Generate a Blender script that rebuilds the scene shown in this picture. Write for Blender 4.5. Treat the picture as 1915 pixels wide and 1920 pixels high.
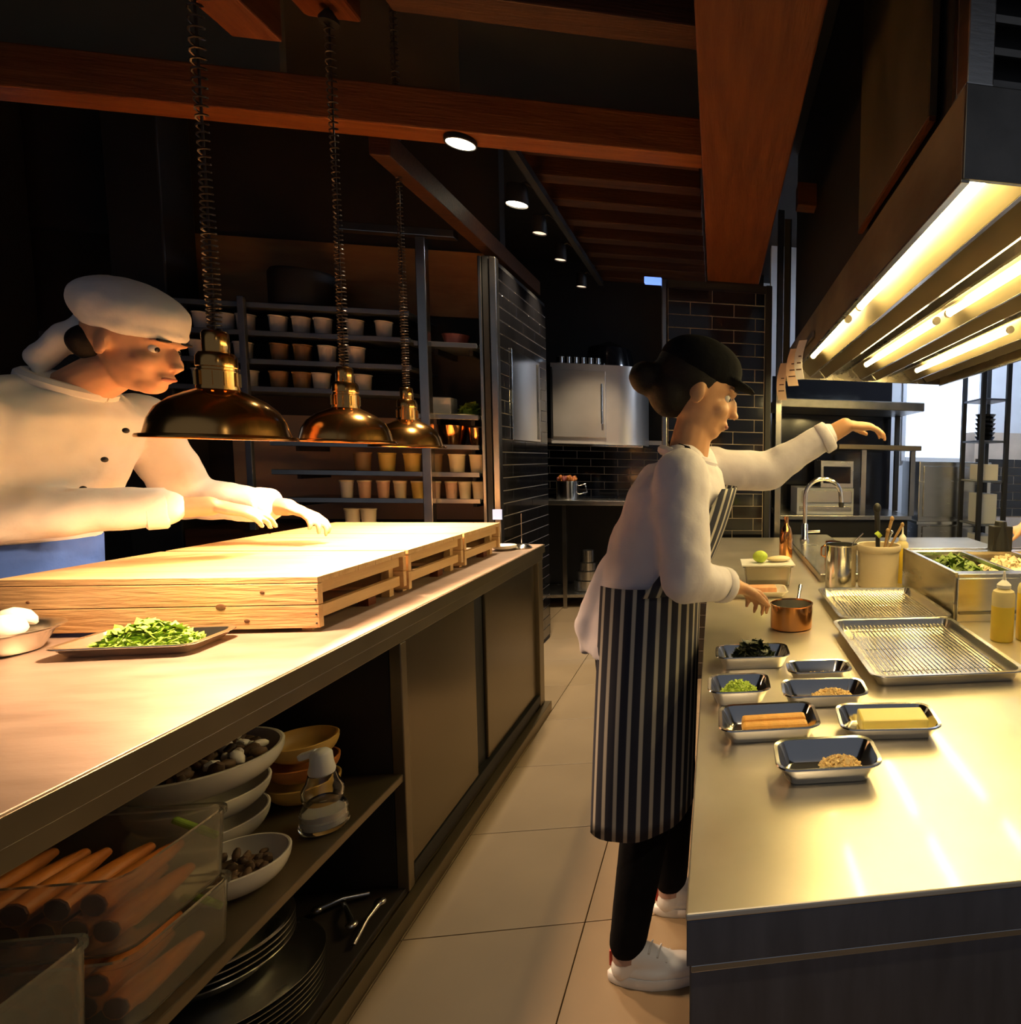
import bpy, bmesh, math, random
from mathutils import Vector, Matrix, Euler, Quaternion
random.seed(7)
for o in list(bpy.data.objects): bpy.data.objects.remove(o)
SC = bpy.context.scene
COL = SC.collection
PI = math.pi

# ---------------------------------------------------------------- camera
cam = bpy.data.cameras.new('camera'); CAM = bpy.data.objects.new('camera', cam); COL.objects.link(CAM)
cam.sensor_fit = 'HORIZONTAL'; cam.sensor_width = 36.0
cam.lens = 36.0 * 1149.96 / 1915.0
cam.shift_x = -(1535.47 - 957.5) / 1915.0
cam.clip_start = .02; cam.clip_end = 60
_r = Vector((0.9862179, -0.16420457, 0.02027603)); _u = Vector((-0.00612155, 0.08625158, 0.99625458)); _f = Vector((0.1653384, 0.98264822, -0.08405766))
CAM.matrix_world = Matrix(((_r.x, _u.x, -_f.x, 0), (_r.y, _u.y, -_f.y, 0), (_r.z, _u.z, -_f.z, 1.45), (0, 0, 0, 1)))
SC.camera = CAM
# ---------------------------------------------------------------- world and exposure
W = bpy.data.worlds.new('world'); SC.world = W; W.use_nodes = True
bgn = W.node_tree.nodes['Background']; bgn.inputs[0].default_value = (.78, .84, 1.0, 1); bgn.inputs[1].default_value = .09
SC.view_settings.view_transform = 'Standard'; SC.view_settings.look = 'None'
SC.view_settings.gamma = 1; SC.view_settings.use_curve_mapping = False
SC.view_settings.exposure = 0.22
HEAT_W = 80.0; TUBE_E = 58.0; SPOT_W = 75.0; PANE_E = .8
HEAT_C = (1.0, .64, .36); TUBE_C = (1.0, .75, .30); SPOT_C = (1.0, .78, .50)

# ---------------------------------------------------------------- materials
MATS = {}
def mat(name, col, rough=.5, metal=0., var=.12, scale=6., stretch=(1, 1, 1), bump=0., bscale=None, col2=None, emit=None, estr=0., trans=0., ior=1.45, alpha=1., coat=0., rvar=0., sss=0., sheen=0., spec=None):
    if name in MATS: return MATS[name]
    m = bpy.data.materials.new(name); m.use_nodes = True
    nt = m.node_tree; nd = nt.nodes; lk = nt.links
    b = nd['Principled BSDF']
    tc = nd.new('ShaderNodeTexCoord'); mp = nd.new('ShaderNodeMapping'); mp.inputs['Scale'].default_value = stretch
    lk.new(tc.outputs['Object'], mp.inputs['Vector'])
    nz = nd.new('ShaderNodeTexNoise'); nz.inputs['Scale'].default_value = scale; nz.inputs['Detail'].default_value = 5
    lk.new(mp.outputs[0], nz.inputs['Vector'])
    rp = nd.new('ShaderNodeValToRGB')
    c2 = col2 if col2 else tuple(max(0, c * (1 - var * 2)) for c in col)
    rp.color_ramp.elements[0].position = .32; rp.color_ramp.elements[1].position = .68
    rp.color_ramp.elements[0].color = (*c2, 1); rp.color_ramp.elements[1].color = (*col, 1)
    lk.new(nz.outputs['Fac'], rp.inputs['Fac']); lk.new(rp.outputs['Color'], b.inputs['Base Color'])
    b.inputs['Roughness'].default_value = rough; b.inputs['Metallic'].default_value = metal
    if rvar:
        mr = nd.new('ShaderNodeMapRange'); mr.inputs['To Min'].default_value = max(.02, rough - rvar); mr.inputs['To Max'].default_value = rough + rvar
        lk.new(nz.outputs['Fac'], mr.inputs['Value']); lk.new(mr.outputs[0], b.inputs['Roughness'])
    if bump:
        n2 = nd.new('ShaderNodeTexNoise'); n2.inputs['Scale'].default_value = bscale or scale * 3; n2.inputs['Detail'].default_value = 4
        lk.new(mp.outputs[0], n2.inputs['Vector'])
        bp = nd.new('ShaderNodeBump'); bp.inputs['Strength'].default_value = bump; bp.inputs['Distance'].default_value = .01
        lk.new(n2.outputs['Fac'], bp.inputs['Height']); lk.new(bp.outputs[0], b.inputs['Normal'])
    if emit: b.inputs['Emission Color'].default_value = (*emit, 1); b.inputs['Emission Strength'].default_value = estr
    if trans: b.inputs['Transmission Weight'].default_value = trans; b.inputs['IOR'].default_value = ior
    if alpha < 1: b.inputs['Alpha'].default_value = alpha
    if coat: b.inputs['Coat Weight'].default_value = coat; b.inputs['Coat Roughness'].default_value = .08
    if sss: b.inputs['Subsurface Weight'].default_value = sss; b.inputs['Subsurface Radius'].default_value = (.02, .008, .004); b.inputs['Subsurface Scale'].default_value = .5
    if spec is not None: b.inputs['Specular IOR Level'].default_value = spec
    if sheen: b.inputs['Sheen Weight'].default_value = sheen
    MATS[name] = m
    return m

def wood(name, c1, c2, rough=.5, grain=(1, 12, 12), scale=3., knots=False, coat=0.):
    m = mat(name, c1, rough, 0, scale=scale, stretch=grain, col2=c2, bump=.25, bscale=scale * 4, coat=coat)
    return m

def stripes_mat(name):
    m = bpy.data.materials.new(name); m.use_nodes = True
    nt = m.node_tree; nd = nt.nodes; lk = nt.links; b = nd['Principled BSDF']
    at = nd.new('ShaderNodeAttribute'); at.attribute_name = 'stripe'
    fr = nd.new('ShaderNodeMath'); fr.operation = 'FRACT'; lk.new(at.outputs['Fac'], fr.inputs[0])
    rp = nd.new('ShaderNodeValToRGB'); rp.color_ramp.interpolation = 'LINEAR'
    e = rp.color_ramp.elements
    e[0].position = .0; e[0].color = (.016, .018, .035, 1)
    e[1].position = .60; e[1].color = (.018, .02, .04, 1)
    x = e.new(.68); x.color = (.46, .43, .38, 1)
    x = e.new(.92); x.color = (.46, .43, .38, 1)
    x = e.new(1.0); x.color = (.016, .018, .035, 1)
    lk.new(fr.outputs[0], rp.inputs['Fac']); lk.new(rp.outputs['Color'], b.inputs['Base Color'])
    b.inputs['Roughness'].default_value = .9
    MATS[name] = m; return m

M = {}
M['steel_top'] = mat('brushed steel worktop', (.80, .73, .60), .34, .80, col2=(.66, .60, .48), scale=5, stretch=(1, 1, 1), rvar=.06, bump=.05, bscale=3, coat=.45)
M['steel'] = mat('brushed steel', (.66, .65, .62), .26, 1., var=.06, scale=4, stretch=(2, 2, 8), rvar=.04, bump=.02, bscale=14)
M['steel_dark'] = mat('dark brushed steel', (.26, .25, .23), .34, .9, var=.15, scale=5, stretch=(2, 14, 2), rvar=.08)
M['steel_front'] = mat('grey steel front', (.20, .20, .22), .36, .85, var=.1, scale=4, stretch=(12, 2, 2), rvar=.06)
M['steel_satin'] = mat('satin oven steel', (.78, .72, .66), .36, .75, var=.06, scale=3, rvar=.05)
M['steel_bright'] = mat('polished steel', (.82, .81, .78), .14, 1., var=.05, scale=6, rvar=.04)
M['steel_tray'] = mat('aluminium tray', (.86, .83, .76), .24, 1., var=.06, scale=8, rvar=.05)
M['hood_steel'] = mat('hood steel', (.60, .56, .47), .27, 1., var=.16, scale=4, stretch=(3, .6, 3), rvar=.1, bump=.05, bscale=6)
M['hood_plate'] = mat('bright hood plate', (.30, .245, .145), .42, .55, var=.12, scale=4, stretch=(3, .6, 3), rvar=.08)
M['hood_skirt'] = mat('worn hood skirt steel', (.40, .33, .21), .42, .6, var=.3, scale=3, stretch=(2, .8, 2), rvar=.12, bump=.08, bscale=5)
M['panel_olive'] = mat('dull olive panel', (.16, .135, .085), .45, .4, var=.3, scale=3, stretch=(1, 1, .5), rvar=.1)
M['left_top'] = mat('satin steel left worktop', (.38, .28, .22), .46, .50, col2=(.30, .215, .165), scale=3.5, stretch=(1.6, 5, 1), rvar=.06, bump=.05, bscale=16)
M['cab_bronze'] = mat('bronze cabinet steel', (.19, .15, .09), .24, .85, var=.06, scale=2)
M['cab_frame'] = mat('bronze cabinet frame', (.25, .20, .13), .35, .8, var=.1, scale=4, rvar=.05)
M['black'] = mat('matt black', (.010, .010, .011), .55, var=.1)
M['black_gloss'] = mat('gloss black', (.008, .008, .010), .14, var=.1, coat=.4)
M['inside'] = mat('dark cabinet inside', (.022, .016, .013), .6, var=.15)
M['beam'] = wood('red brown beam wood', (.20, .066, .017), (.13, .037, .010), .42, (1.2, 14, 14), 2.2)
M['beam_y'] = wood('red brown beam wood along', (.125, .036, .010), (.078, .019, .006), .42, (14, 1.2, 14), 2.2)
M['beam_dark'] = wood('dark brown joist wood', (.060, .023, .009), (.034, .012, .006), .5, (1.2, 14, 14), 2.2)
for _k in ('beam_dark', 'beam', 'beam_y'): M[_k].node_tree.nodes['Principled BSDF'].inputs['Specular IOR Level'].default_value = .2
M['ceil'] = mat('dark ceiling boards', (.020, .014, .010), .7, var=.2, scale=2)
M['ply'] = mat('dull brown panel', (.15, .115, .065), .6, var=.15, scale=1.5)
M['shelf_wall'] = wood('brown shelf wall', (.30, .15, .052), (.20, .09, .03), .55, (1.2, 6, 6), 2)
M['lamplit_panel'] = mat('lamplit brown back panel', (.42, .26, .17), .5, var=.1, scale=2)
M['pine_x'] = wood('pine boards across', (.62, .40, .19), (.50, .30, .125), .5, (.9, 9, 9), 3.2)
M['pine_y'] = wood('pine boards along', (.62, .40, .19), (.50, .30, .125), .5, (9, .9, 9), 3.2)
M['knot'] = mat('pine knot', (.16, .07, .025), .6, var=.2, scale=60)
M['copper'] = mat('polished copper', (.78, .36, .13), .15, 1., var=.1, scale=5, rvar=.05)
M['copper_lamp'] = mat('lamp copper', (.86, .46, .14), .18, 1., var=.12, scale=4, rvar=.04)
M['copper_in'] = mat('lamp inside', (.85, .6, .35), .35, .6)
M['bulb'] = mat('heat bulb', (1, .75, .45), .3, emit=(1.0, .62, .25), estr=30)
M['tube'] = mat('fluorescent tube', (1, .95, .8), .3, emit=TUBE_C, estr=TUBE_E)
M['spotglow'] = mat('spot lens', (1, .95, .85), .3, emit=(1., .86, .60), estr=16)
M['spotdim'] = mat('dim spot lens', (1, .95, .85), .3, emit=(1., .70, .50), estr=1.2)
M['tile_floor'] = mat('beige floor tile', (.26, .19, .115), .42, var=.07, scale=3, bump=.03, bscale=20, rvar=.06)
M['grout_floor'] = mat('floor grout', (.12, .09, .06), .8)
M['tile_black'] = mat('gloss black tile', (.008, .008, .010), .12, var=.2, scale=3, coat=.5)
M['grout'] = mat('grey tile grout', (.55, .45, .36), .8, var=.1)
M['white_cloth'] = mat('white cotton', (.80, .78, .76), .85, var=.04, scale=9, bump=.35, bscale=14, sheen=.2)
M['cap_cloth'] = mat('white cap cotton', (.80, .78, .76), .85, var=.05, scale=9, bump=.3, bscale=18)
M['lilac_cloth'] = mat('pale shirt cotton', (.66, .62, .70), .85, var=.04, scale=9, bump=.35, bscale=14, sheen=.2)
M['blue_cloth'] = mat('blue apron cotton', (.05, .13, .50), .85, var=.08, scale=12, bump=.2)
M['black_cloth'] = mat('black trousers cotton', (.008, .008, .010), .95, var=.2, scale=10, bump=.25, spec=.08)
M['stripe'] = stripes_mat('striped apron cotton')
M['skin'] = mat('skin', (.62, .33, .19), .5, var=.05, scale=20, bump=.05, bscale=60, sss=.08)
M['skin2'] = mat('tanned skin', (.58, .30, .15), .5, var=.05, scale=20, bump=.05, bscale=60, sss=.08)
M['hair'] = mat('black hair', (.012, .008, .006), .6, var=.2, scale=40, stretch=(1, 1, 6), bump=.3, spec=.25)
M['eye'] = mat('eye white', (.75, .72, .68), .2)
M['iris'] = mat('dark iris', (.02, .012, .008), .15)
M['lip'] = mat('lips', (.45, .16, .11), .5)
M['sneaker'] = mat('white sneaker leather', (.78, .80, .84), .45, var=.03)
M['sole'] = mat('white rubber sole', (.72, .73, .76), .6, var=.03)
M['red_trim'] = mat('red heel trim', (.55, .05, .03), .5)
M['sock'] = mat('grey sock', (.45, .30, .26), .8)
M['plastic'] = mat('clear plastic bin', (.85, .80, .68), .12, trans=.92, ior=1.12, var=.02)
M['glass'] = mat('clear glass', (.95, .95, .93), .03, trans=1., ior=1.42, var=.0)
M['pane'] = mat('dark window glass', (.03, .022, .018), .06, var=.2, scale=1.5)
M['white_plastic'] = mat('white plastic', (.78, .76, .72), .4, var=.03)
M['cream'] = mat('cream ceramic', (.74, .68, .55), .3, var=.05, coat=.3)
M['white_cer'] = mat('white ceramic', (.70, .64, .54), .25, var=.04, coat=.3)
M['yellow_wood'] = mat('yellow bowl', (.55, .34, .09), .4, var=.1)
M['orange_bowl'] = mat('orange bowl', (.45, .16, .04), .4, var=.1)
M['carrot'] = mat('carrot', (.62, .20, .035), .5, var=.2, scale=14, stretch=(3, .8, 3), bump=.15)
M['carrot_end'] = mat('carrot cut end', (.16, .05, .02), .6, var=.25, scale=30)
M['green_stem'] = mat('green carrot top', (.30, .44, .05), .6, var=.2, scale=20)
M['green'] = mat('chopped greens', (.34, .55, .06), .6, var=.22, scale=40, sss=.05)
M['green_dark'] = mat('dark seaweed', (.035, .05, .016), .45, var=.4, scale=30)
M['green_lime'] = mat('lime greens', (.55, .72, .08), .6, var=.12, scale=60)
M['leaf'] = mat('leaf green', (.22, .34, .05), .55, var=.25, scale=12)
M['mushroom'] = mat('white mushroom', (.82, .76, .66), .6, var=.06, scale=14)
M['mushroom_stem'] = mat('brown dried food', (.16, .09, .045), .7, var=.4, scale=25)
M['crumb'] = mat('golden crumbs', (.92, .66, .27), .7, var=.1, scale=60)
M['roll'] = mat('orange fried stick', (.92, .46, .09), .55, var=.12, scale=25, bump=.3, bscale=80)
M['cheese'] = mat('yellow block', (.88, .70, .16), .4, var=.05, scale=8, sss=.1)
M['salmon'] = mat('salmon fillet', (.85, .42, .22), .4, var=.12, scale=12, stretch=(6, 1, 1), sss=.1)
M['sauce'] = mat('yellow sauce', (.86, .62, .05), .35, var=.05, sss=.1)
M['squeeze'] = mat('translucent squeeze bottle', (.86, .74, .40), .35, trans=.2, ior=1.3, var=.03)
M['crock'] = mat('beige stoneware', (.66, .55, .38), .45, var=.05)
M['pot_in'] = mat('dark pan inside', (.10, .085, .07), .35, .8)
M['wood_handle'] = mat('wooden handle', (.40, .24, .10), .5, var=.15, scale=20)
M['black_rubber'] = mat('black rubber', (.012, .012, .013), .5)
M['paper'] = mat('order slip paper', (.78, .58, .44), .8, var=.05)
M['paper_w'] = mat('white slip paper', (.82, .80, .80), .8, var=.03)
M['ink'] = mat('slip ink', (.10, .05, .04), .8)
M['wall_dark'] = mat('dark plaster wall', (.018, .013, .011), .7, var=.15)
M['wall_cool'] = mat('pale grey wall', (.60, .62, .66), .6, var=.03)
M['shelf_metal'] = mat('blue grey shelf steel', (.20, .22, .26), .35, .8, var=.1)
M['pipe'] = mat('post steel', (.48, .46, .43), .25, 1., var=.1, scale=6, rvar=.06)
M['tub_white'] = mat('pale tub', (.62, .56, .52), .45, var=.06)
M['tub_brown'] = mat('brown tub', (.25, .14, .06), .5, var=.12)
M['tub_yellow'] = mat('yellow jar food', (.68, .46, .10), .5, var=.12)
M['tub_cream'] = mat('cream jar', (.80, .66, .42), .45, var=.06)
M['tub_pink'] = mat('pinkish tub', (.66, .40, .27), .45, var=.06)
M['red_bowl'] = mat('dull red bowl', (.26, .06, .045), .5, var=.1)
M['paneglow'] = mat('cool glowing pane', (.9, .94, 1), .4, emit=(.66, .78, 1.0), estr=PANE_E)
M['panel_glow'] = mat('cool fill light diffuser', (.9, .95, 1), .4, emit=(.66, .79, 1.0), estr=75)
M['bluelight'] = mat('blue indicator', (.2, .4, 1), .4, emit=(.15, .3, 1.0), estr=1.2)
M['switchlit'] = mat('lit switch plate', (.7, .75, 1.0), .4, emit=(.55, .65, 1.0), estr=.5)
M['cord'] = mat('dark cord', (.045, .028, .018), .35, .3, var=.1)

# ---------------------------------------------------------------- mesh helpers (world coordinates in, local meshes out)
ORG = {}
def V(*a): return Vector(a)
class MB:
    def __init__(s): s.v = []; s.f = []; s.mi = []; s.cur = 0; s.attr = {}
    def add(s, vs, fs):
        k = len(s.v); s.v += [Vector(v) for v in vs]; s.f += [tuple(i + k for i in f) for f in fs]; s.mi += [s.cur] * len(fs); return s
    def mat(s, i): s.cur = i; return s
    def box(s, x0, x1, y0, y1, z0, z1):
        return s.add([(x0, y0, z0), (x1, y0, z0), (x1, y1, z0), (x0, y1, z0), (x0, y0, z1), (x1, y0, z1), (x1, y1, z1), (x0, y1, z1)],
                     [(0, 3, 2, 1), (4, 5, 6, 7), (0, 1, 5, 4), (1, 2, 6, 5), (2, 3, 7, 6), (3, 0, 4, 7)])
    def obox(s, c, size, rot=(0, 0, 0)):
        R = Euler(rot).to_matrix(); c = Vector(c); h = Vector(size) / 2
        vs = [c + R @ Vector((sx * h.x, sy * h.y, sz * h.z)) for sz in (-1, 1) for sx, sy in ((-1, -1), (1, -1), (1, 1), (-1, 1))]
        return s.add(vs, [(0, 3, 2, 1), (4, 5, 6, 7), (0, 1, 5, 4), (1, 2, 6, 5), (2, 3, 7, 6), (3, 0, 4, 7)])
    def lathe(s, prof, n=28, c=(0, 0, 0), cap0=False, cap1=False, axis=None, closed=False):
        c = Vector(c); Q = Matrix.Identity(3)
        if axis is not None: Q = Vector((0, 0, 1)).rotation_difference(Vector(axis)).to_matrix()
        vs = []
        for r, z in prof:
            for i in range(n):
                a = 2 * PI * i / n; vs.append(c + Q @ Vector((r * math.cos(a), r * math.sin(a), z)))
        fs = []
        m = len(prof)
        for j in range(m if closed else m - 1):
            j2 = (j + 1) % m
            for i in range(n):
                k = (i + 1) % n; fs.append((j * n + i, j * n + k, j2 * n + k, j2 * n + i))
        if cap0: fs.append(tuple(range(n - 1, -1, -1)))
        if cap1: fs.append(tuple((m - 1) * n + i for i in range(n)))
        return s.add(vs, fs)
    def cyl(s, p0, p1, r0, r1=None, n=16):
        p0 = Vector(p0); p1 = Vector(p1); d = p1 - p0; L = d.length
        return s.lathe([(r0, 0), (r0 if r1 is None else r1, L)], n, p0, True, True, d / L)
    def tube(s, pts, r, n=8, caps=True):
        pts = [Vector(p) for p in pts]; m = len(pts)
        rs = r if isinstance(r, (list, tuple)) else [r] * m
        t0 = (pts[1] - pts[0]).normalized(); up = Vector((0, 0, 1)) if abs(t0.z) < .9 else Vector((1, 0, 0))
        nrm = t0.cross(up).normalized(); vs = []; fs = []
        prev = t0
        for j in range(m):
            t = (pts[min(j + 1, m - 1)] - pts[max(j - 1, 0)])
            t = t.normalized() if t.length > 1e-9 else prev
            nrm = prev.rotation_difference(t) @ nrm; prev = t
            b = t.cross(nrm)
            for i in range(n):
                a = 2 * PI * i / n; vs.append(pts[j] + (nrm * math.cos(a) + b * math.sin(a)) * rs[j])
        for j in range(m - 1):
            for i in range(n):
                k = (i + 1) % n; fs.append((j * n + i, j * n + k, (j + 1) * n + k, (j + 1) * n + i))
        if caps: fs.append(tuple(range(n - 1, -1, -1))); fs.append(tuple((m - 1) * n + i for i in range(n)))
        return s.add(vs, fs)
    def loft(s, rings, cap0=True, cap1=True, closed=False):
        n = len(rings[0]); vs = [p for r in rings for p in r]; fs = []; m = len(rings)
        for j in range(m if closed else m - 1):
            j2 = (j + 1) % m
            for i in range(n):
                k = (i + 1) % n; fs.append((j * n + i, j * n + k, j2 * n + k, j2 * n + i))
        if not closed:
            if cap0: fs.append(tuple(range(n - 1, -1, -1)))
            if cap1: fs.append(tuple((m - 1) * n + i for i in range(n)))
        return s.add(vs, fs)
    def ell(s, c, r, rot=(0, 0, 0), nu=14, nv=9):
        R = Euler(rot).to_matrix(); c = Vector(c); rings = []
        for j in range(1, nv):
            t = PI * j / nv
            rings.append([c + R @ Vector((r[0] * math.sin(t) * math.cos(2 * PI * i / nu), r[1] * math.sin(t) * math.sin(2 * PI * i / nu), -r[2] * math.cos(t))) for i in range(nu)])
        k = len(s.v); vs = [p for q in rings for p in q] + [c + R @ Vector((0, 0, -r[2])), c + R @ Vector((0, 0, r[2]))]
        fs = []; m = len(rings)
        for j in range(m - 1):
            for i in range(nu): fs.append((j * nu + i, j * nu + (i + 1) % nu, (j + 1) * nu + (i + 1) % nu, (j + 1) * nu + i))
        for i in range(nu):
            fs.append((m * nu, (i + 1) % nu, i)); fs.append((m * nu + 1, (m - 1) * nu + i, (m - 1) * nu + (i + 1) % nu))
        return s.add(vs, fs)
    def build(s, name, mats, parent=None, smooth=None, bevel=0, origin=None, seg=2):
        if not isinstance(mats, (list, tuple)): mats = [mats]
        if parent is not None: o0 = ORG[parent.name]
        elif origin is not None: o0 = Vector(origin)
        else:
            xs = [v.x for v in s.v]; ys = [v.y for v in s.v]
            o0 = Vector(((min(xs) + max(xs)) / 2, (min(ys) + max(ys)) / 2, min(v.z for v in s.v)))
        me = bpy.data.meshes.new(name); me.from_pydata([v - o0 for v in s.v], [], s.f)
        for m in mats: me.materials.append(m)
        if any(s.mi): me.polygons.foreach_set('material_index', s.mi)
        for k, vals in s.attr.items():
            a = me.attributes.new(k, 'FLOAT', 'POINT'); a.data.foreach_set('value', vals)
        me.update()
        if smooth is not None and smooth is not False:
            ang = smooth if smooth is not True else 40
            bm = bmesh.new(); bm.from_mesh(me)
            for f in bm.faces: f.smooth = True
            for e in bm.edges:
                if len(e.link_faces) == 2 and e.calc_face_angle(0) > math.radians(ang): e.smooth = False
            bm.to_mesh(me); bm.free()
        o = bpy.data.objects.new(name, me); COL.objects.link(o)
        if bevel:
            bv = o.modifiers.new('bevel', 'BEVEL'); bv.width = bevel; bv.segments = seg; bv.limit_method = 'ANGLE'; bv.angle_limit = math.radians(40); bv.harden_normals = False
        ORG[o.name] = Vector(o0)
        if parent is not None: o.parent = parent
        else: o.location = o0
        return o

def tag(o, label, cat, group=None, kind=None):
    o['label'] = label
    if cat: o['category'] = cat
    if group: o['group'] = group
    if kind: o['kind'] = kind
    return o
def thing(name, label, cat, loc, group=None):
    o = bpy.data.objects.new(name, None); COL.objects.link(o); o.location = loc; o.empty_display_size = .05
    ORG[o.name] = Vector(loc)
    return tag(o, label, cat, group)
def struct(o, label=None):
    o['kind'] = 'structure'
    if label: o['label'] = label
    return o
def copy_tree(o, parent=None, loc=None, rotz=None, scale=None):
    c = o.copy(); COL.objects.link(c); c.parent = parent
    if loc is not None: c.location = loc
    if rotz is not None: c.rotation_euler = (0, 0, rotz)
    if scale is not None: c.scale = (scale,) * 3 if not isinstance(scale, tuple) else scale
    for ch in [x for x in bpy.data.objects if x.parent == o]: copy_tree(ch, c)
    ORG[c.name] = Vector(c.location)
    return c
ORD = ['first', 'second', 'third', 'fourth', 'fifth', 'sixth', 'seventh', 'eighth', 'ninth', 'tenth', 'eleventh', 'twelfth']

def rrect(cx, cy, hx, hy, r, z, n=5):
    pts = []
    for (sx, sy, a0) in ((1, 1, 0), (-1, 1, PI / 2), (-1, -1, PI), (1, -1, 3 * PI / 2)):
        for i in range(n + 1):
            a = a0 + PI / 2 * i / n
            pts.append(Vector((cx + sx * (hx - r) + r * math.cos(a), cy + sy * (hy - r) + r * math.sin(a), z)))
    return pts

def tray_mb(L, Wd, h, flare=.012, rim=.008, r=.02, t=.002):
    m = MB()
    m.loft([rrect(0, 0, L / 2 - flare - .004, Wd / 2 - flare - .004, r * .6, 0), rrect(0, 0, L / 2 - flare, Wd / 2 - flare, r * .75, .004), rrect(0, 0, L / 2, Wd / 2, r, h - .002),
            rrect(0, 0, L / 2 + rim, Wd / 2 + rim, r + rim, h - .002), rrect(0, 0, L / 2 + rim + .001, Wd / 2 + rim + .001, r + rim, h), rrect(0, 0, L / 2 + rim, Wd / 2 + rim, r + rim, h + .002), rrect(0, 0, L / 2 - t, Wd / 2 - t, r, h + .001),
            rrect(0, 0, L / 2 - flare - t, Wd / 2 - flare - t, r * .7, .006), rrect(0, 0, L / 2 - flare - t - .004, Wd / 2 - flare - t - .004, r * .6, t)], True, True)
    return m

# ================================================================ THE SETTING
m = MB().box(-5.2, 3.6, -.6, 7.2, -.10, -.012)
floor = struct(m.build('floor', M['grout_floor'], origin=(0, 0, 0)), 'beige tiled kitchen floor')
tile_me = None
for i in range(-3, 4):
    for j in range(-1, 12):
        x0 = -.915 + .52 * i; y0 = .33 + .52 * j
        if tile_me is None:
            t = MB().box(.0015, .5185, .0015, .5185, -.012, 0)
            o = t.build('tile', M['tile_floor'], floor, bevel=.0015); tile_me = o
            o.location = (x0, y0, 0)
        else:
            o = tile_me.copy(); COL.objects.link(o); o.parent = floor; o.location = (x0, y0, 0)
# ceiling
ceiling = struct(MB().box(-5.2, 3.6, -.6, 7.2, 3.45, 3.55).build('ceiling', M['ceil'], origin=(0, 0, 3.45)), 'dark boarded ceiling')
for k in range(9):
    y = 3.10 + .33 * k
    MB().box(-1.06, -.10, y, y + .11, 3.0, 3.12).build('joist', M['beam_dark'], ceiling, bevel=.006)
# walls
wl = struct(MB().box(-5.2, -5.1, -.6, 7.2, 0, 3.45).build('wall_left', M['wall_dark'], origin=(-5.15, 3, 0)), 'dark left wall')
wr = struct(MB().box(3.5, 3.6, -.6, 7.2, 0, 3.45).build('wall_right', M['wall_cool'], origin=(3.55, 3, 0)), 'pale right wall')
wb = struct(MB().box(-5.1, .5, 6.9, 7.0, 0, 3.45).build('wall_back', M['wall_dark'], origin=(-2, 6.95, 0)), 'dark back wall behind the oven table')
wb2 = struct(MB().box(.5, 3.5, 5.95, 6.05, 0, 3.45).build('wall_cool', M['wall_cool'], origin=(2, 6, 0)), 'pale wall at the far right end')
# back-left shelf wall
ws = struct(MB().box(-5.1, -1.36, 4.30, 4.40, 0, 3.45).build('wall_shelf', M['wall_dark'], origin=(-3, 4.35, 0)), 'dark wall behind the pot shelves')
MB().box(-3.1, -1.37, 4.27, 4.298, 2.30, 2.70).build('panel', M['shelf_wall'], ws)
MB().box(-2.9, -1.37, 4.285, 4.299, 1.02, 1.66).build('panel', M['lamplit_panel'], ws)  # lighter, warmer colour stands in for heat-lamp light on the wall
MB().box(-4.2, -3.28, 4.27, 4.298, 2.10, 2.66).build('panel', M['pane'], ws)
# tiled partition and pillar; shared tile mesh
def tile_field(parent, u_axis, origin, cols, rows, tw, th, proto, face, start_half=0, clip=None):
    for r in range(rows):
        off = (tw / 2 if (r + start_half) % 2 else 0)
        for c in range(-1, cols + 1):
            a = c * tw + off; b = a + tw
            a2 = max(a, 0); b2 = min(b, clip)
            if b2 - a2 < .02: continue
            z = origin[2] + r * th
            o = proto.copy(); COL.objects.link(o); o.parent = parent
            s = (b2 - a2 - .0045) / (tw - .0045)
            base = Vector(origin) + Vector(u_axis) * (a2 + .00225); base.z = z + .00225
            loc = base - ORG[parent.name]
            o.location = loc; o.rotation_euler = (0, 0, face); o.scale = (s, 1, 1)
def tile_proto(tw, th, name='tile'):
    me = MB().box(0, tw - .0045, -.005, 0, 0, th - .0045).build(name, M['tile_black'], origin=(0, 0, 0), bevel=.0015, seg=1)
    return me
TP = tile_proto(.27, .0795)
pil = struct(MB().box(-.33, .32, 4.006, 4.45, 0, 2.545).build('wall_pillar', M['black'], origin=(0, 4.2, 0)), 'black tiled pillar at the end of the aisle')
MB().box(-.302, .302, 4.001, 4.0055, .03, 2.494).build('grout_bed', M['grout'], pil)
tile_field(pil, (1, 0, 0), (-.30, 4.001, .03), 3, 31, .27, .0795, TP, 0, 0, .60)
MB().box(-.338, -.305, 3.985, 4.02, 0, 2.545).build('corner_strip', M['pipe'], pil, bevel=.006)
MB().box(.305, .345, 3.985, 4.02, 0, 2.545).build('corner_strip', M['black'], pil, bevel=.006)
par = struct(MB().box(-1.352, -1.306, 3.96, 5.10, 0, 2.60).build('wall_partition', M['black'], origin=(-1.38, 4.5, 0)), 'black tiled side of the shelf partition')
MB().box(-1.3055, -1.3015, 3.978, 5.094, .03, 2.574).build('grout_bed', M['grout'], par)
tile_field(par, (0, 1, 0), (-1.3015, 3.98, .03), 5, 32, .27, .0795, TP, PI / 2, 0, 1.11)
tb = struct(MB().box(-2.6, -.45, 6.72, 6.89, .6, 1.62).build('wall_splash', M['grout'], origin=(-1.5, 6.8, .6)), 'black tiled splash wall behind the oven table')
tile_field(tb, (1, 0, 0), (-2.1, 6.72, 1.02), 7, 7, .27, .0795, TP, 0, 0, 1.62)
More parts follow.
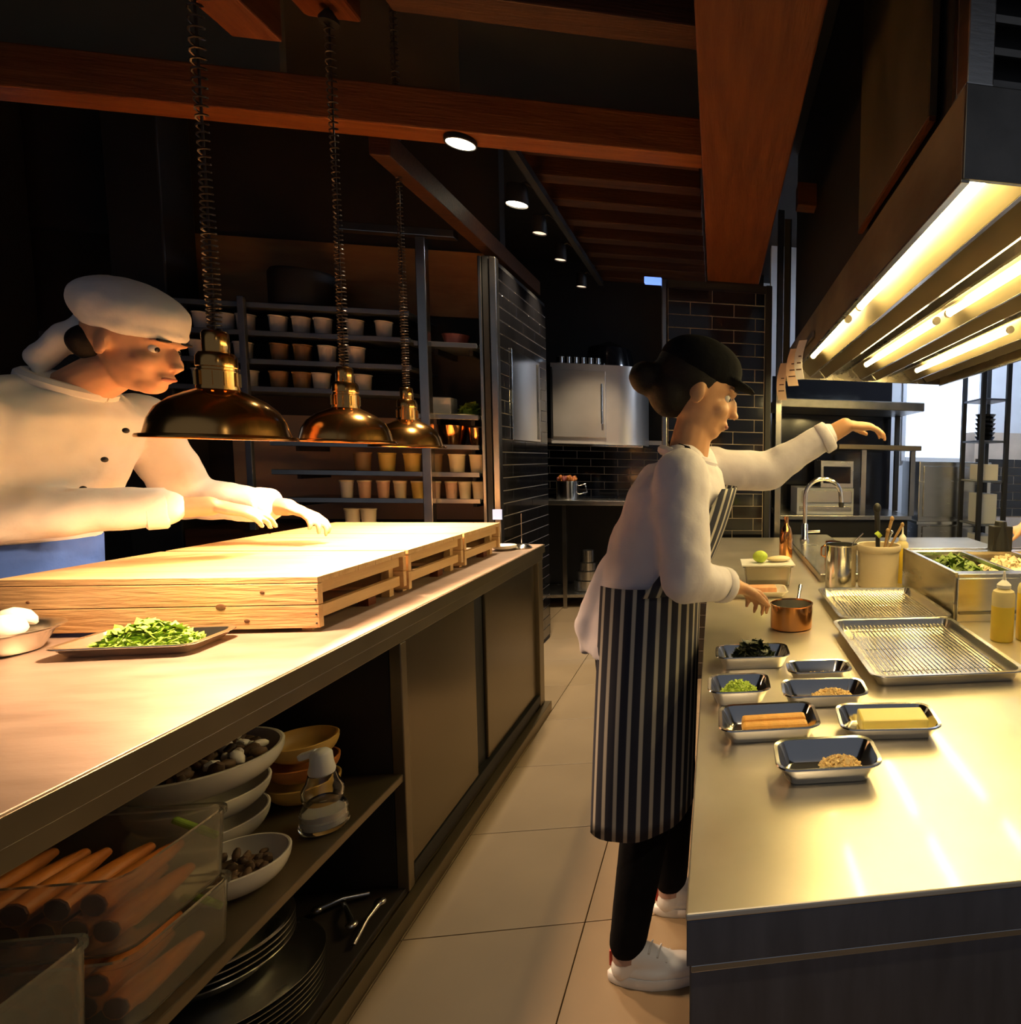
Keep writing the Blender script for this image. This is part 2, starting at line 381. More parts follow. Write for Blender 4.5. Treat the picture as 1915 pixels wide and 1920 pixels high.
tr = struct(MB().box(2.45, 3.4, 5.60, 5.90, 0, 1.75).build('wall_tile_right', M['grout'], origin=(3, 5.7, 0)), 'black tiled low wall at the far right')
tile_field(tr, (1, 0, 0), (2.46, 5.60, .94), 3, 7, .27, .0795, TP, 0, 1, .80)
bpy.data.objects.remove(TP)
# far right cool glowing pane added to stand in for the lit pale wall
w1 = struct(MB().box(1.86, 2.62, 5.935, 5.948, 1.50, 2.45).build('glow_pane', M['paneglow'], origin=(2.06, 5.94, 1.5)), 'bright cool glowing pane standing in for the lit far wall')
for (a, b, c, d) in ((1.82, 1.86, 1.46, 2.49), (2.62, 2.66, 1.46, 2.49)):
    MB().box(a, b, 5.92, 5.949, c, d).build('pane_frame', M['wall_cool'], w1, bevel=.004)
for z in (1.46, 2.45):
    MB().box(1.86, 2.62, 5.92, 5.949, z, z + .04).build('pane_frame', M['wall_cool'], w1, bevel=.004)
# sliver of a lit window at the far left
w2 = struct(MB().box(-4.75, -4.02, 4.24, 4.25, 1.1, 2.3).build('window_2', M['paneglow'], origin=(-4.4, 4.24, 1.1)), 'cold lit window pane at the far left edge')
for z in (1.08, 1.78, 2.3): MB().box(-4.79, -4.0, 4.22, 4.26, z, z + .03).build('pane_frame', M['black'], w2)
# black posts of the left glazing
for k, (x0, x1, lab) in enumerate(((-3.24, -2.98, 'broad black post beside the pot shelves'), (-4.00, -3.78, 'black post at the far left behind the chef'))):
    tag(MB().box(x0, x1, 4.0, 4.22, 0, 3.44).build('wall_post', M['black'], bevel=.008), lab, 'post')

# ================================================================ BEAMS
tag(MB().box(-5.0, -.064, 2.75, 2.87, 2.717, 2.87).build('cross_beam', M['beam'], bevel=.006), 'long red-brown wooden beam crossing above the copper lamps', 'beam')
tag(MB().box(-.06, .26, -.5, 4.0, 2.55, 3.0).build('box_beam', M['beam_y'], bevel=.006), 'wide red-brown box beam running over the aisle to the tiled pillar', 'beam')
tag(MB().box(-1.40, -1.32, 2.872, 5.05, 2.65, 2.75).build('purlin_beam', M['beam_dark'], bevel=.005), 'thin wooden beam running back along the top of the shelf partition', 'beam')
tag(MB().box(-1.02, -.064, 2.15, 2.27, 2.84, 2.97).build('upper_beam', M['beam_dark'], bevel=.005), 'short wooden beam above the cross beam, under the ceiling', 'beam')
tag(MB().box(-1.33, -1.205, .9, 2.05, 2.585, 2.70).build('lamp_rail', M['beam_y'], bevel=.005), 'wooden rail end at the top above the nearest copper lamp', 'beam')
tag(MB().box(-1.42, -1.24, 2.40, 2.54, 2.95, 3.03).build('lamp_block', M['beam_y'], bevel=.012), 'small wooden block holding the middle lamp cord', 'block')
tag(MB().box(-1.06, -.066, 2.90, 2.94, 2.88, 3.44).build('bulkhead_panel', M['ply']), 'dull brown panel above the cross beam beside the box beam', 'panel')
tag(MB().box(-3.2, -1.72, 2.90, 2.94, 2.88, 3.44).build('bulkhead_panel', M['ply']), 'dull brown panel above the cross beam at the left', 'panel')
tag(MB().box(.42, 1.6, 3.36, 3.46, 2.80, 2.92).build('short_beam', M['beam'], bevel=.005), 'short wooden beam seen between the box beam and the hood', 'beam')

# ================================================================ TRACK SPOTS
t = thing('ceiling_track', 'black lighting track under the ceiling left of the aisle', 'track', (-1.0, 3.0, 2.9))
MB().box(-1.02, -.98, 2.95, 5.75, 2.93, 2.97).build('rail', M['black'], t)
for y in (3.1, 4.2, 5.4): MB().cyl((-1.0, y, 2.97), (-1.0, y, 3.0 if False else 2.999), .01).build('hanger', M['black'], t)
def spotlight(x, y, z, r, lit, lab):
    t = thing('track_spotlight', lab, 'spotlight', (x, y, z), 'track spotlights')
    MB().lathe([(r * .5, .11), (r * .95, .10), (r * 1.08, .02), (r * 1.08, -.004), (r * .98, -.004), (r * .96, .012)], 24, (x, y, z), True, False).build('can', M['black'], t, smooth=True)
    MB().lathe([(0.001, .004), (r * .96, .004)], 24, (x, y, z)).build('lens', M['spotglow' if lit else 'spotdim'], t)
    MB().tube([(x, y, z + .10), (x + .05, y, z + .12), (-1.0, y, z + .085)], .008, 6).build('arm', M['black'], t)
    l = bpy.data.lights.new('spot_beam', 'SPOT'); l.energy = SPOT_W if lit else SPOT_W * 1.3; l.color = SPOT_C; l.spot_size = math.radians(88); l.spot_blend = .6; l.shadow_soft_size = .04
    lo = bpy.data.objects.new('spot_beam', l); COL.objects.link(lo); lo.parent = t; lo.location = (0, 0, -.012)
for i, (y, lit, r, lb) in enumerate(((3.82, 1, .058, 'glaring round spotlight with a halo, nearest on the track'), (4.27, 0, .042, 'small pinkish spotlight, second along the track'), (4.80, 0, .040, 'small pinkish spotlight, third along the track'), (5.50, 0, .040, 'small pinkish spotlight, farthest along the track'))):
    spotlight(-1.115, y, 2.85, r, lit, lb)

def downlight(x, y, z, power, lab):
    t = thing('beam_downlight', lab, 'downlight', (x, y, z), 'downlights under the beams')
    MB().lathe([(.058, .0215), (.060, .018), (.060, .002), (.054, .0), (.052, .004)], 28, (x, y, z), True).build('housing', M['black'], t, smooth=40)
    MB().lathe([(.001, .003), (.052, .003)], 28, (x, y, z)).build('lens', M['spotglow'], t)
    l = bpy.data.lights.new('downlight_beam', 'SPOT'); l.energy = power; l.color = SPOT_C; l.spot_size = math.radians(88); l.spot_blend = .6; l.shadow_soft_size = .04
    lo = bpy.data.objects.new('downlight_beam', l); COL.objects.link(lo); lo.parent = t; lo.location = (0, 0, -.012)
downlight(-1.03, 2.81, 2.695, SPOT_W, 'flat bright downlight fixed under the long cross beam')
downlight(.10, .30, 2.528, SPOT_W * .5, 'added fill downlight under the near end of the box beam, unseen above the frame')  # unseen lamp added to brighten the near food trays

# ================================================================ COPPER HEAT LAMPS
def heat_lamp(x, y, z, ztop, lab, front=True):
    t = thing('heat_lamp', lab, 'lamp', (x, y, z), 'copper heat lamps')
    prof = [(.150, .0), (.151, .004), (.149, .009), (.137, .011), (.134, .022), (.128, .047), (.114, .075), (.090, .098), (.062, .114), (.041, .124), (.041, .131)]
    inner = [(r - .004, max(zz - .003, .001)) for r, zz in prof[::-1]][1:-2]
    MB().lathe(prof + inner + [(.140, .001)], 56, (x, y, z), False, False, closed=True).build('shade', M['copper_lamp'], t, smooth=35)
    MB().lathe([(.037, .128), (.040, .130), (.040, .170), (.038, .172), (.038, .178), (.040, .180), (.039, .205), (.034, .214), (.028, .216)], 32, (x, y, z), True, True).build('neck', M['copper_lamp'], t, smooth=35)
    for k in range(10):
        a = 2 * PI * k / 10
        MB().obox((x + .0405 * math.cos(a), y + .0405 * math.sin(a), z + .150), (.006, .005, .034), (0, 0, a)).build('fin', M['copper_lamp'], t)
    MB().lathe([(.025, .214), (.026, .216), (.026, .262), (.022, .268), (.006, .270)], 28, (x, y, z), True, True).build('cap', M['copper_lamp'], t, smooth=35)
    MB().lathe([(.001, .022), (.022, .026), (.036, .045), (.040, .065), (.032, .088), (.020, .108), (.018, .122)], 24, (x, y, z), False, True).build('bulb', M['bulb'], t, smooth=True)
    # coiled cord: a straight cable with a helix around it, wound tighter near the lamp
    MB().tube([(x, y, z + .27), (x, y, ztop)], .0028, 6).build('cable', M['cord'], t)
    pts = []; zz = z + .272; a = 0; top = ztop - .05
    while zz < top:
        fr = (zz - z - .27) / (top - z - .27)
        pitch = .010 + .016 * fr; da = 2 * PI / 9
        rr = .0125 + .002 * math.sin(fr * 9)
        pts.append((x + rr * math.cos(a), y + rr * math.sin(a), zz)); a += da; zz += pitch / 9
    MB().tube(pts, .0026, 4).build('coil', M['cord'], t, smooth=60)
    MB().lathe([(.03, 0), (.03, .012), (.012, .04)], 20, (x, y, ztop - .05), True, True).build('canopy', M['black'], t, smooth=35)
    l = bpy.data.lights.new('heat_glow', 'SPOT'); l.energy = HEAT_W; l.color = HEAT_C; l.spot_size = math.radians(150); l.spot_blend = .55; l.shadow_soft_size = .04
    lo = bpy.data.objects.new('heat_glow', l); COL.objects.link(lo); lo.parent = t; lo.location = (0, 0, .012)
heat_lamp(-1.236, 1.79, 1.472, 2.584, 'nearest and largest copper heat lamp on a coiled cord')
heat_lamp(-1.310, 2.47, 1.478, 2.949, 'middle copper heat lamp of the three, partly behind the nearest')
heat_lamp(-1.380, 3.07, 1.470, 3.44, 'farthest and smallest looking copper heat lamp')

# ================================================================ LEFT COUNTER
t = thing('worktop', 'long satin worktop under the wooden crates and copper lamps', 'worktop', (-1.4, 2.0, .905))
MB().box(-1.86, -.952, .30, 3.62, .905, .95).build('slab', M['left_top'], t, bevel=.003)
MB().box(-.9515, -.946, .30, 3.62, .905, .9485).build('edge_strip', M['cab_frame'], t, bevel=.001)
t = thing('counter_cabinet', 'bronze steel cabinet with open bay and sliding doors below the crates', 'cabinet', (-1.4, 2.0, 0))
def lp(name, mm, *b, bevel=.003): return MB().box(*b).build(name, M[mm], t, bevel=bevel)
lp('top_rail', 'cab_frame', -.975, -.952, .32, 3.60, .865, .904)
lp('end_panel', 'cab_frame', -1.84, -.955, 3.57, 3.60, .0, .904)
lp('post', 'cab_frame', -.985, -.950, 2.02, 2.055, .06, .865)
lp('post', 'cab_frame', -.985, -.950, 3.50, 3.569, .06, .865)
lp('bay_divider', 'inside', -1.815, -.99, 2.03, 2.05, .075, .90)
lp('stile', 'black', -1.02, -.982, 2.60, 2.78, .08, .864)
lp('back_panel', 'inside', -1.84, -1.82, .32, 3.565, .0, .90)
lp('bottom_panel', 'inside', -1.815, -.96, .32, 3.565, .055, .074)
lp('plinth', 'cab_frame', -.958, -.918, .32, 3.60, 0, .052)
lp('track', 'black', -1.0, -.952, 2.06, 3.50, .076, .125)
d = lp('sliding_door', 'cab_bronze', -.975, -.957, 2.06, 2.62, .128, .862)
d = lp('sliding_door', 'cab_bronze', -.981, -.968, 2.77, 3.495, .128, .862)
lp('shelf', 'cab_frame', -1.815, -.956, .32, 2.028, .425, .45)
lp('near_end', 'inside', -1.815, -.96, .30, .318, .0, .90)

# wooden crates
def crate(y0, y1, lab, x0=-1.815, x1=-1.075, z0=.95, zt=1.104):
    t = thing('wooden_crate', lab, 'crate', ((x0 + x1) / 2, (y0 + y1) / 2, z0), 'pine crates under the heat lamps')
    h = zt - z0
    # front and back faces: two planks each
    for ya, yb in ((y0, y0 + .02), (y1 - .02, y1)):
        zs = (z0 + .012, z0 + .076, zt - .018) if ya == y0 else (z0 + .03, z0 + .085, zt - .018)
        MB().box(x0, x1, ya, yb, zs[0], zs[1] - .001).build('plank', M['pine_x'], t, bevel=.0015)
        MB().box(x0, x1, ya, yb, zs[1] + .001, zs[2] - .001).build('plank', M['pine_x'], t, bevel=.0015)
    for xa, xb in ((x0 + .012, x0 + .030), (x1 - .030, x1 - .012)):
        MB().box(xa, xb, y0 + .021, y1 - .021, zt - .052, zt - .019).build('side_rail', M['pine_y'], t, bevel=.0015)
        MB().box(xa, xb, y0 + .021, y1 - .021, z0 + .034, z0 + .068).build('side_rail', M['pine_y'], t, bevel=.0015)
    for xa in (x0 + .032, x1 - .058):
        for ya in (y0 + .022, y1 - .05):
            MB().box(xa, xa + .026, ya, ya + .028, z0, zt - .019).build('corner_post', M['pine_y'], t, bevel=.001)
        MB().box(xa - .004, xa + .028, y0 + .30, y0 + .345, z0, z0 + .033).build('foot', M['beam_y'], t, bevel=.001)
    n = 5; w = (y1 - y0) / n
    for k in range(n):
        MB().box(x0, x1, y0 + k * w + .0008, y0 + (k + 1) * w - .0008, zt - .017, zt).build('top_board', M['pine_x'], t, bevel=.001)
    return t
c1 = crate(1.860, 2.345, 'nearest pine crate with the knotty two-plank front')
for (x, z, r) in ((-1.21, 1.063, .006), (-1.31, 1.024, .012), (-1.25, .985, .007), (-1.74, 1.045, .005)):
    MB().ell((x, 1.8597, z), (r, .0012, r * .8)).build('knot', M['knot'], c1, smooth=True)
for z in (1.07, 1.0, .975, 1.04):
    MB().ell((-1.082, 1.8597, z), (.0025, .0012, .0025)).build('nail', M['black'], c1)
crate(2.362, 2.838, 'middle pine crate of the three on the left counter')
crate(2.855, 3.300, 'farthest pine crate, near the end of the left counter')

# tray of chopped greens
def pile(name, label, cat, c, rx, ry, h, n, size, mt, thin=.35, rot=0, kind='stuff', base=True, leafy=False):
    mb = MB()
    if base: mb.ell((c[0], c[1], c[2] + h * .2), (rx * .85, ry * .85, h * .55), (0, 0, rot))
    ca, sa = math.cos(rot), math.sin(rot)
    for i in range(n):
        r = math.sqrt(random.random()) * (.82 if rx < .07 else 1.); a = random.random() * 2 * PI
        u = r * math.cos(a) * rx; v = r * math.sin(a) * ry
        z = c[2] + h * (1 - r * r) * (.55 + .45 * random.random()) + .002
        p = (c[0] + u * ca - v * sa, c[1] + u * sa + v * ca, z)
        s = size * (.6 + .8 * random.random())
        if leafy:
            e = Euler((random.uniform(-.9, .9), random.uniform(-.9, .9), random.random() * 6.28)).to_matrix()
            k = [e @ Vector(q) * s for q in ((-1, 0, 0), (-.3, -.45, .15), (.5, -.4, .1), (1, 0, .25), (.5, .4, .1), (-.3, .45, .15), (0, 0, .22))]
            P = Vector(p); mb.add([P + q for q in k], [(6, 0, 1), (6, 1, 2), (6, 2, 3), (6, 3, 4), (6, 4, 5), (6, 5, 0)])
        else:
            mb.obox(p, (s, s * (.5 + .5 * random.random()), s * thin), (random.uniform(-1, 1), random.uniform(-1, 1), random.random() * 6.28))
    lowest = c[2] + .0005
    for v in mb.v:
        if v.z < lowest: v.z = lowest
    o = mb.build(name, mt, smooth=50 if leafy else None); tag(o, label, cat); o['kind'] = kind
    return o
def place(mb, name, mt, label, cat, loc, rz=0, smooth=30, group=None, bevel=0):
    o = mb.build(name, mt, origin=(0, 0, 0), smooth=smooth, bevel=bevel); o.location = loc; o.rotation_euler = (0, 0, rz); ORG[o.name] = Vector(loc)
    tag(o, label, cat, group); return o
place(tray_mb(.275, .165, .026, .014, .008, .022), 'serving_tray', M['steel_tray'], 'pale metal tray of chopped greens before the nearest crate', 'tray', (-1.395, 1.750, .9505), .06)
pile('chopped_greens', 'heap of chopped bright green herbs on the left counter tray', 'greens', (-1.395, 1.752, .954), .100, .055, .058, 700, .016, M['green'], leafy=True, rot=.1)
# footed dish with mushrooms at the left edge
t = thing('mushroom_bowl', 'low metal bowl of white mushrooms at the left edge of the worktop', 'bowl', (-1.700, 1.735, .9505))
MB().lathe([(.06, 0), (.075, .004), (.098, .048), (.115, .056), (.116, .059), (.112, .060), (.096, .052), (.072, .008), (.0, .006)], 40, (-1.700, 1.735, .9505), True).build('bowl', M['steel_tray'], t, smooth=40)
def mushroom(x, y, z, r, tilt, lab):
    t = thing('mushroom', lab, 'mushroom', (x, y, z), 'mushrooms in the metal bowl')
    q = Euler(tilt).to_matrix(); ax = q @ Vector((0, 0, 1))
    MB().lathe([(.0, r * .95), (r * .45, r * .88), (r * .85, r * .55), (r, r * .18), (r * .93, r * .02), (r * .7, r * .10), (r * .3, r * .16)], 18, (x, y, z), False, False, ax).build('cap', M['mushroom'], t, smooth=50)
    MB().lathe([(r * .34, -r * .6), (r * .30, 0), (r * .34, r * .2)], 14, (x, y, z), True, True, ax).build('stem', M['mushroom'], t, smooth=50)
for i, (dx, dy, dz, r, tl) in enumerate(((.045, -.02, .062, .036, (.2, .4, 0)), (-.03, -.03, .066, .038, (.1, -.3, 0)), (0, .05, .064, .036, (-.5, .1, 0)), (.0, -.075, .060, .026, (.9, .2, 0)), (-.06, .03, .06, .030, (-.2, -.5, 0)))):
    mushroom(-1.700 + dx, 1.735 + dy, .9505 + dz, r, tl, ('right', 'left', 'back', 'front', 'far left')[i] + ' white mushroom heaped in the metal bowl by the crate')
# cutlery rest and skewer stand at the far end of the left counter
t = thing('spike_stand', 'small steel dish with an upright order spike at the counter end', 'stand', (-1.02, 3.46, .9505))
MB().lathe([(.045, 0), (.05, .006), (.03, .022), (.006, .026)], 24, (-1.02, 3.46, .9505), True, True).build('base', M['steel_bright'], t, smooth=40)
MB().cyl((-1.02, 3.46, .974), (-1.02, 3.46, 1.135), .0025, .002, 8).build('spike', M['steel_bright'], t)
place(MB().lathe([(.03, 0), (.055, .012), (.06, .026), (.056, .026), (.03, .006), (0, .005)], 24, cap0=True), 'sauce_dish', M['white_cer'], 'small shiny dish beside the order spike', 'dish', (-1.09, 3.40, .9505))

# ---- under-counter bay: clear bins
def bin_box(x0, x1, y0, y1, z0, z1, lab):
    cx, cy = (x0 + x1) / 2, (y0 + y1) / 2; hx, hy = (x1 - x0) / 2, (y1 - y0) / 2
    mb = MB(); r = .03; th = .003
    mb.loft([rrect(cx, cy, hx - .016, hy - .016, r, z0), rrect(cx, cy, hx - .010, hy - .010, r, z0 + .008), rrect(cx, cy, hx - .004, hy - .004, r, z1 - .012), rrect(cx, cy, hx, hy, r, z1 - .010), rrect(cx, cy, hx, hy, r, z1),
             rrect(cx, cy, hx - .007, hy - .007, r, z1), rrect(cx, cy, hx - .013, hy - .013, r, z0 + .010), rrect(cx, cy, hx - .019, hy - .019, r, z0 + .004)], True, True)
    return tag(mb.build('clear_bin', M['plastic'], smooth=40), lab, 'bin', 'clear bins in the open bay')
bin_box(-1.42, -.962, 1.13, 1.372, .4505, .590, 'lower clear plastic bin of carrots in the open bay stack')
bin_box(-1.42, -.962, 1.13, 1.372, .5920, .735, 'upper clear plastic bin of carrots in the open bay stack')
bin_box(-1.42, -.962, .76, 1.09, .4505, .680, 'nearest clear plastic bin, cut off by the left bottom corner')
def carrot(x, y, z, L, r, yaw, pitch, lab, grp):
    t = thing('carrot', lab, 'carrot', (x, y, z), grp)
    d = Vector((math.sin(yaw) * math.cos(pitch), math.cos(yaw) * math.cos(pitch), math.sin(pitch)))
    p0 = Vector((x, y, z)); n = 5; pts = [p0 + d * L * k / n for k in range(n + 1)]
    rs = [r, r * 1.02, r * .95, r * .84, r * .68, r * .42]
    MB().tube(pts, rs, 10, True).build('root', M['carrot'], t, smooth=50)
    MB().lathe([(r * .30, .0), (r * .86, .0), (r * .9, .0015)], 10, p0 - d * .0016, True, True, d).build('cut_end', M['carrot_end'], t)
for zb, n, lab in ((.463, 16, 'lower'), (.605, 16, 'upper')):
    k = 0
    for row in range(2):
        for c in range(8 - row):
            x = -1.375 + .051 * (c + row * .5) + random.uniform(-.004, .004)
            z = zb + .022 + row * .041
            carrot(x, 1.165 + random.uniform(0, .012), z, .165, .0215, random.uniform(-.05, .05), random.uniform(0, .03), 'orange carrot in the %s clear bin, %s row, %s from the left' % (lab, ('bottom', 'top')[row], ORD[c]), 'carrots in the %s bin' % lab)
            k += 1
for zb in (.5, .65):
    tag(MB().obox((-1.02, 1.352, zb + .045), (.085, .012, .012), (0, .5, 0)).build('green_stalk', M['green_stem'], bevel=.004), 'green stalk at the back of the %s carrot bin' % ('lower' if zb < .6 else 'upper'), 'stalk')
place(MB().ell((0, 0, .05), (.06, .06, .05)), 'squash', M['carrot'], 'round orange squash in the nearest clear bin', 'squash', (-1.08, .93, .4655))
# ---- bowls on the shelf
def bowl_mb(R, h, th=.006, foot=.45, n=44):
    k = 9; out = []
    for i in range(k + 1):
        t = i / k; a = t * PI / 2
        out.append((R * (foot + (1 - foot) * math.sin(a)), .006 + (h - .006) * (1 - math.cos(a))))
    inn = [(max(r - th, .001), z + th * (1 - i / k) + .001) for i, (r, z) in enumerate(out)][::-1]
    return MB().lathe([(R * foot * .95, 0)] + out + [(R - th * .5, h + .002)] + inn + [(.001, .008 + th)], n, cap0=True, cap1=False)
place(bowl_mb(.10, .07), 'white_bowl', M['white_cer'], 'small white bowl standing in front on the bay shelf', 'bowl', (-1.075, 1.520, .4505))
place(bowl_mb(.13, .075), 'white_bowl', M['white_cer'], 'lowest white bowl of the stack in the bay', 'bowl', (-1.268, 1.700, .4505))
place(bowl_mb(.135, .072), 'white_bowl', M['white_cer'], 'middle white bowl of the stack in the bay', 'bowl', (-1.268, 1.700, .5285))
place(bowl_mb(.165, .085, .010), 'white_bowl', M['white_cer'], 'large white bowl of dried mushrooms on top of the stack', 'bowl', (-1.268, 1.700, .604))
def chunks(name, label, cat, c, R, h, n, size, mt, mt2=None):
    mb = MB()
    mb.ell((c[0], c[1], c[2]), (R * .93, R * .93, h * .4))
    for i in range(n):
        r = math.sqrt(random.random()) * R * .9; a = random.random() * 2 * PI
        mb.cur = 1 if (mt2 and random.random() < .3) else 0
        s = size * (.6 + .7 * random.random())
        mb.ell((c[0] + r * math.cos(a), c[1] + r * math.sin(a), c[2] + h * .35 + random.random() * h * .3), (s, s * .7, s * .5), (random.random() * 3, random.random() * 3, random.random() * 3), 7, 5)
    lo = c[2] - .0
    for v in mb.v:
        if v.z < lo: v.z = lo
    o = mb.build(name, [mt, mt2] if mt2 else mt, smooth=50); tag(o, label, cat); o['kind'] = 'stuff'; return o
chunks('dried_mushrooms', 'dark dried mushroom pieces filling the large white bowl', 'mushrooms', (-1.268, 1.700, .658), .143, .045, 90, .020, M['mushroom_stem'], M['mushroom'])
chunks('dark_herbs', 'dark dried pieces in the small front white bowl', 'herbs', (-1.075, 1.520, .487), .072, .03, 40, .013, M['mushroom_stem'])
# glass carafes / dispenser
t = thing('glass_dispenser', 'ridged glass dispenser with a white cap on the bay shelf', 'dispenser', (-1.022, 1.748, .4505))
MB().lathe([(.044, 0), (.052, .004), (.055, .014), (.050, .030), (.054, .036), (.050, .060), (.040, .075), (.046, .090), (.046, .110), (.036, .128), (.030, .150), (.027, .150), (.033, .126), (.041, .108), (.041, .092), (.036, .077), (.045, .058), (.049, .036), (.045, .030), (.048, .014), (.001, .010)], 32, (-1.022, 1.748, .4505), True).build('glass_body', M['glass'], t, smooth=50)
MB().lathe([(.0, .012), (.046, .014), (.048, .030), (.044, .034), (.048, .050), (.0, .052)], 28, (-1.022, 1.748, .4505)).build('white_paste', M['white_plastic'], t, smooth=50)
MB().lathe([(.028, .151), (.030, .160), (.026, .178), (.024, .205), (.016, .214), (.0, .215)], 20, (-1.022, 1.748, .4505), True).build('cap', M['white_plastic'], t, smooth=50)
MB().obox((-1.052, 1.748, .652), (.045, .022, .018), (0, -.3, 0)).build('spout', M['white_plastic'], t, bevel=.005)
place(bowl_mb(.085, .06), 'stacked_bowl', M['yellow_wood'], 'lowest yellow bowl of the small stack behind the glass dispenser', 'bowl', (-1.16, 1.905, .4505))
place(bowl_mb(.085, .055), 'stacked_bowl', M['orange_bowl'], 'orange bowl in the small stack behind the glass dispenser', 'bowl', (-1.16, 1.905, .513))
place(bowl_mb(.085, .06), 'stacked_bowl', M['yellow_wood'], 'top yellow bowl of the small stack behind the glass dispenser', 'bowl', (-1.16, 1.905, .571))
# ---- steel dishes on the bottom of the bay
for k in range(7):
    place(MB().lathe([(.13, 0), (.15, .003), (.185, .014), (.190, .015), (.190, .017), (.184, .017), (.148, .006), (.001, .004)], 56, cap0=True), 'steel_plate', M['steel'], 'wide steel plate at the bottom of the bay, %s from the bottom' % ORD[k], 'plate', (-1.165, 1.60, .0745 + k * .0145), group='stacked steel plates')
for k in range(4):
    place(MB().lathe([(.08, 0), (.10, .004), (.142, .045), (.148, .048), (.148, .051), (.140, .050), (.098, .008), (.001, .006)], 52, cap0=True), 'steel_pan', M['steel'], 'round steel dish stacked on the wide plates, %s from the bottom' % ORD[k], 'dish', (-1.195, 1.62, .179 + k * .016), group='stacked steel dishes')
place(bowl_mb(.125, .085, .003), 'steel_bowl', M['steel_bright'], 'polished steel bowl topmost on the stack at the bottom of the bay', 'bowl', (-1.20, 1.63, .236))
# scattered tools in the corner of the bay bottom
for i, (p, q, r, lab) in enumerate(((((-.985, 1.78, .085), (-.975, 1.90, .12)), .5, .007, 'steel tongs leaning at the corner of the bay'), (((-1.10, 1.95, .086), (-1.02, 1.84, .10)), .5, .008, 'steel spoon handle lying in the dark bay corner'), (((-1.05, 1.99, .088), (-1.16, 1.93, .092)), .5, .008, 'steel ladle handle deep in the dark bay corner'))):
    tag(MB().tube([p[0], ((p[0][0] + p[1][0]) / 2, (p[0][1] + p[1][1]) / 2, (p[0][2] + p[1][2]) / 2 + .01), p[1]], [r, r * .8, r * 1.3], 8).ell(p[1], (.016, .016, .010)).build('kitchen_tool', M['steel'], smooth=50), lab, 'utensil')

# ================================================================ RIGHT COUNTER
t = thing('steel_worktop', 'wide steel worktop holding the prep trays at the right', 'worktop', (.8, 2.2, .888))
MB().box(-.030, 1.68, .647, 3.90, .942, .95).build('slab', M['steel_top'], t, bevel=.002)
MB().box(-.029, 1.68, .648, .660, .888, .9415).build('front_edge', M['steel_front'], t, bevel=.001)
MB().box(-.029, -.017, .661, 3.90, .888, .9415).build('side_edge', M['steel_front'], t, bevel=.001)
t = thing('steel_counter', 'grey steel counter base below the right worktop', 'counter', (.8, 2.2, 0))
MB().box(-.026, 1.66, .655, .675, .0, .886).build('front_panel', M['steel_front'], t, bevel=.002)
MB().box(-.024, 1.66, .650, .6545, .878, .8865).build('lip_highlight', M['steel_bright'], t, bevel=.001)  # bright strip painting in the highlight along the counter lip
MB().box(-.026, -.006, .676, 3.88, .0, .886).build('side_panel', M['steel_front'], t, bevel=.002)
MB().box(1.64, 1.66, .676, 3.88, .0, .886).build('side_panel', M['steel_front'], t, bevel=.002)
MB().box(-.005, 1.639, 3.86, 3.88, .0, .886).build('back_panel', M['steel_front'], t, bevel=.002)
Z = .9503
TR = dict(flare=.012, rim=.004, r=.024)
def ptray(L, Wd, h, x, y, rz, lab):
    o = place(tray_mb(L, Wd, h, TR['flare'], TR['rim'], TR['r'], .0015), 'prep_tray', M['steel_bright'], lab, 'tray', (x, y, Z), rz, 40, 'small prep trays on the steel worktop')
    return o
ptray(.158, .100, .032, .178, .932, -.02, 'small steel tray with a spoon of crumbs, nearest on the worktop')
ptray(.172, .110, .030, .098, 1.088, .0, 'small steel tray holding orange fried sticks')
ptray(.178, .112, .026, .318, 1.072, -.08, 'small steel tray holding a block of yellow cheese')
ptray(.118, .100, .034, .050, 1.252, .0, 'small square steel tray of lime green herbs')
ptray(.168, .094, .030, .224, 1.218, -.04, 'small steel tray of golden flakes behind the cheese tray')
ptray(.140, .080, .026, .236, 1.360, .0, 'almost empty small steel tray beside the big sheet pan')
ptray(.168, .100, .034, .090, 1.465, .0, 'small steel tray of dark leafy seaweed')
pile('golden_crumbs', 'pinch of golden crumbs in the nearest prep tray', 'crumbs', (.200, .930, Z + .0025), .040, .026, .022, 320, .006, M['crumb'])
pile('golden_flakes', 'golden flakes in the tray behind the cheese', 'flakes', (.240, 1.216, Z + .0025), .052, .027, .022, 360, .007, M['crumb'])
pile('lime_herbs', 'lime green minced herbs in the square prep tray', 'herbs', (.050, 1.250, Z + .0025), .045, .036, .036, 620, .0065, M['green_lime'])
pile('seaweed', 'dark leafy seaweed heaped in a prep tray', 'seaweed', (.092, 1.465, Z + .0025), .056, .027, .055, 480, .013, M['green_dark'], leafy=True)
pile('pale_crumbs', 'thin film of pale crumbs in the almost empty tray', 'crumbs', (.236, 1.358, Z + .0025), .045, .02, .006, 120, .005, M['crumb'])
for k, (y, dz, lab) in enumerate(((1.066, .004, 'front orange fried stick in the prep tray'), (1.096, .004, 'rear orange fried stick in the prep tray'))):
    place(MB().obox((0, 0, .013), (.118, .024, .026)), 'fried_stick', M['roll'], lab, 'stick', (.108, y, Z + .0025), .03 * k, None, bevel=.006)
place(MB().obox((0, 0, .014), (.125, .060, .028)), 'cheese_block', M['cheese'], 'block of yellow cheese lying in a prep tray', 'cheese', (.328, 1.072, Z + .0025), -.06, None, bevel=.004)
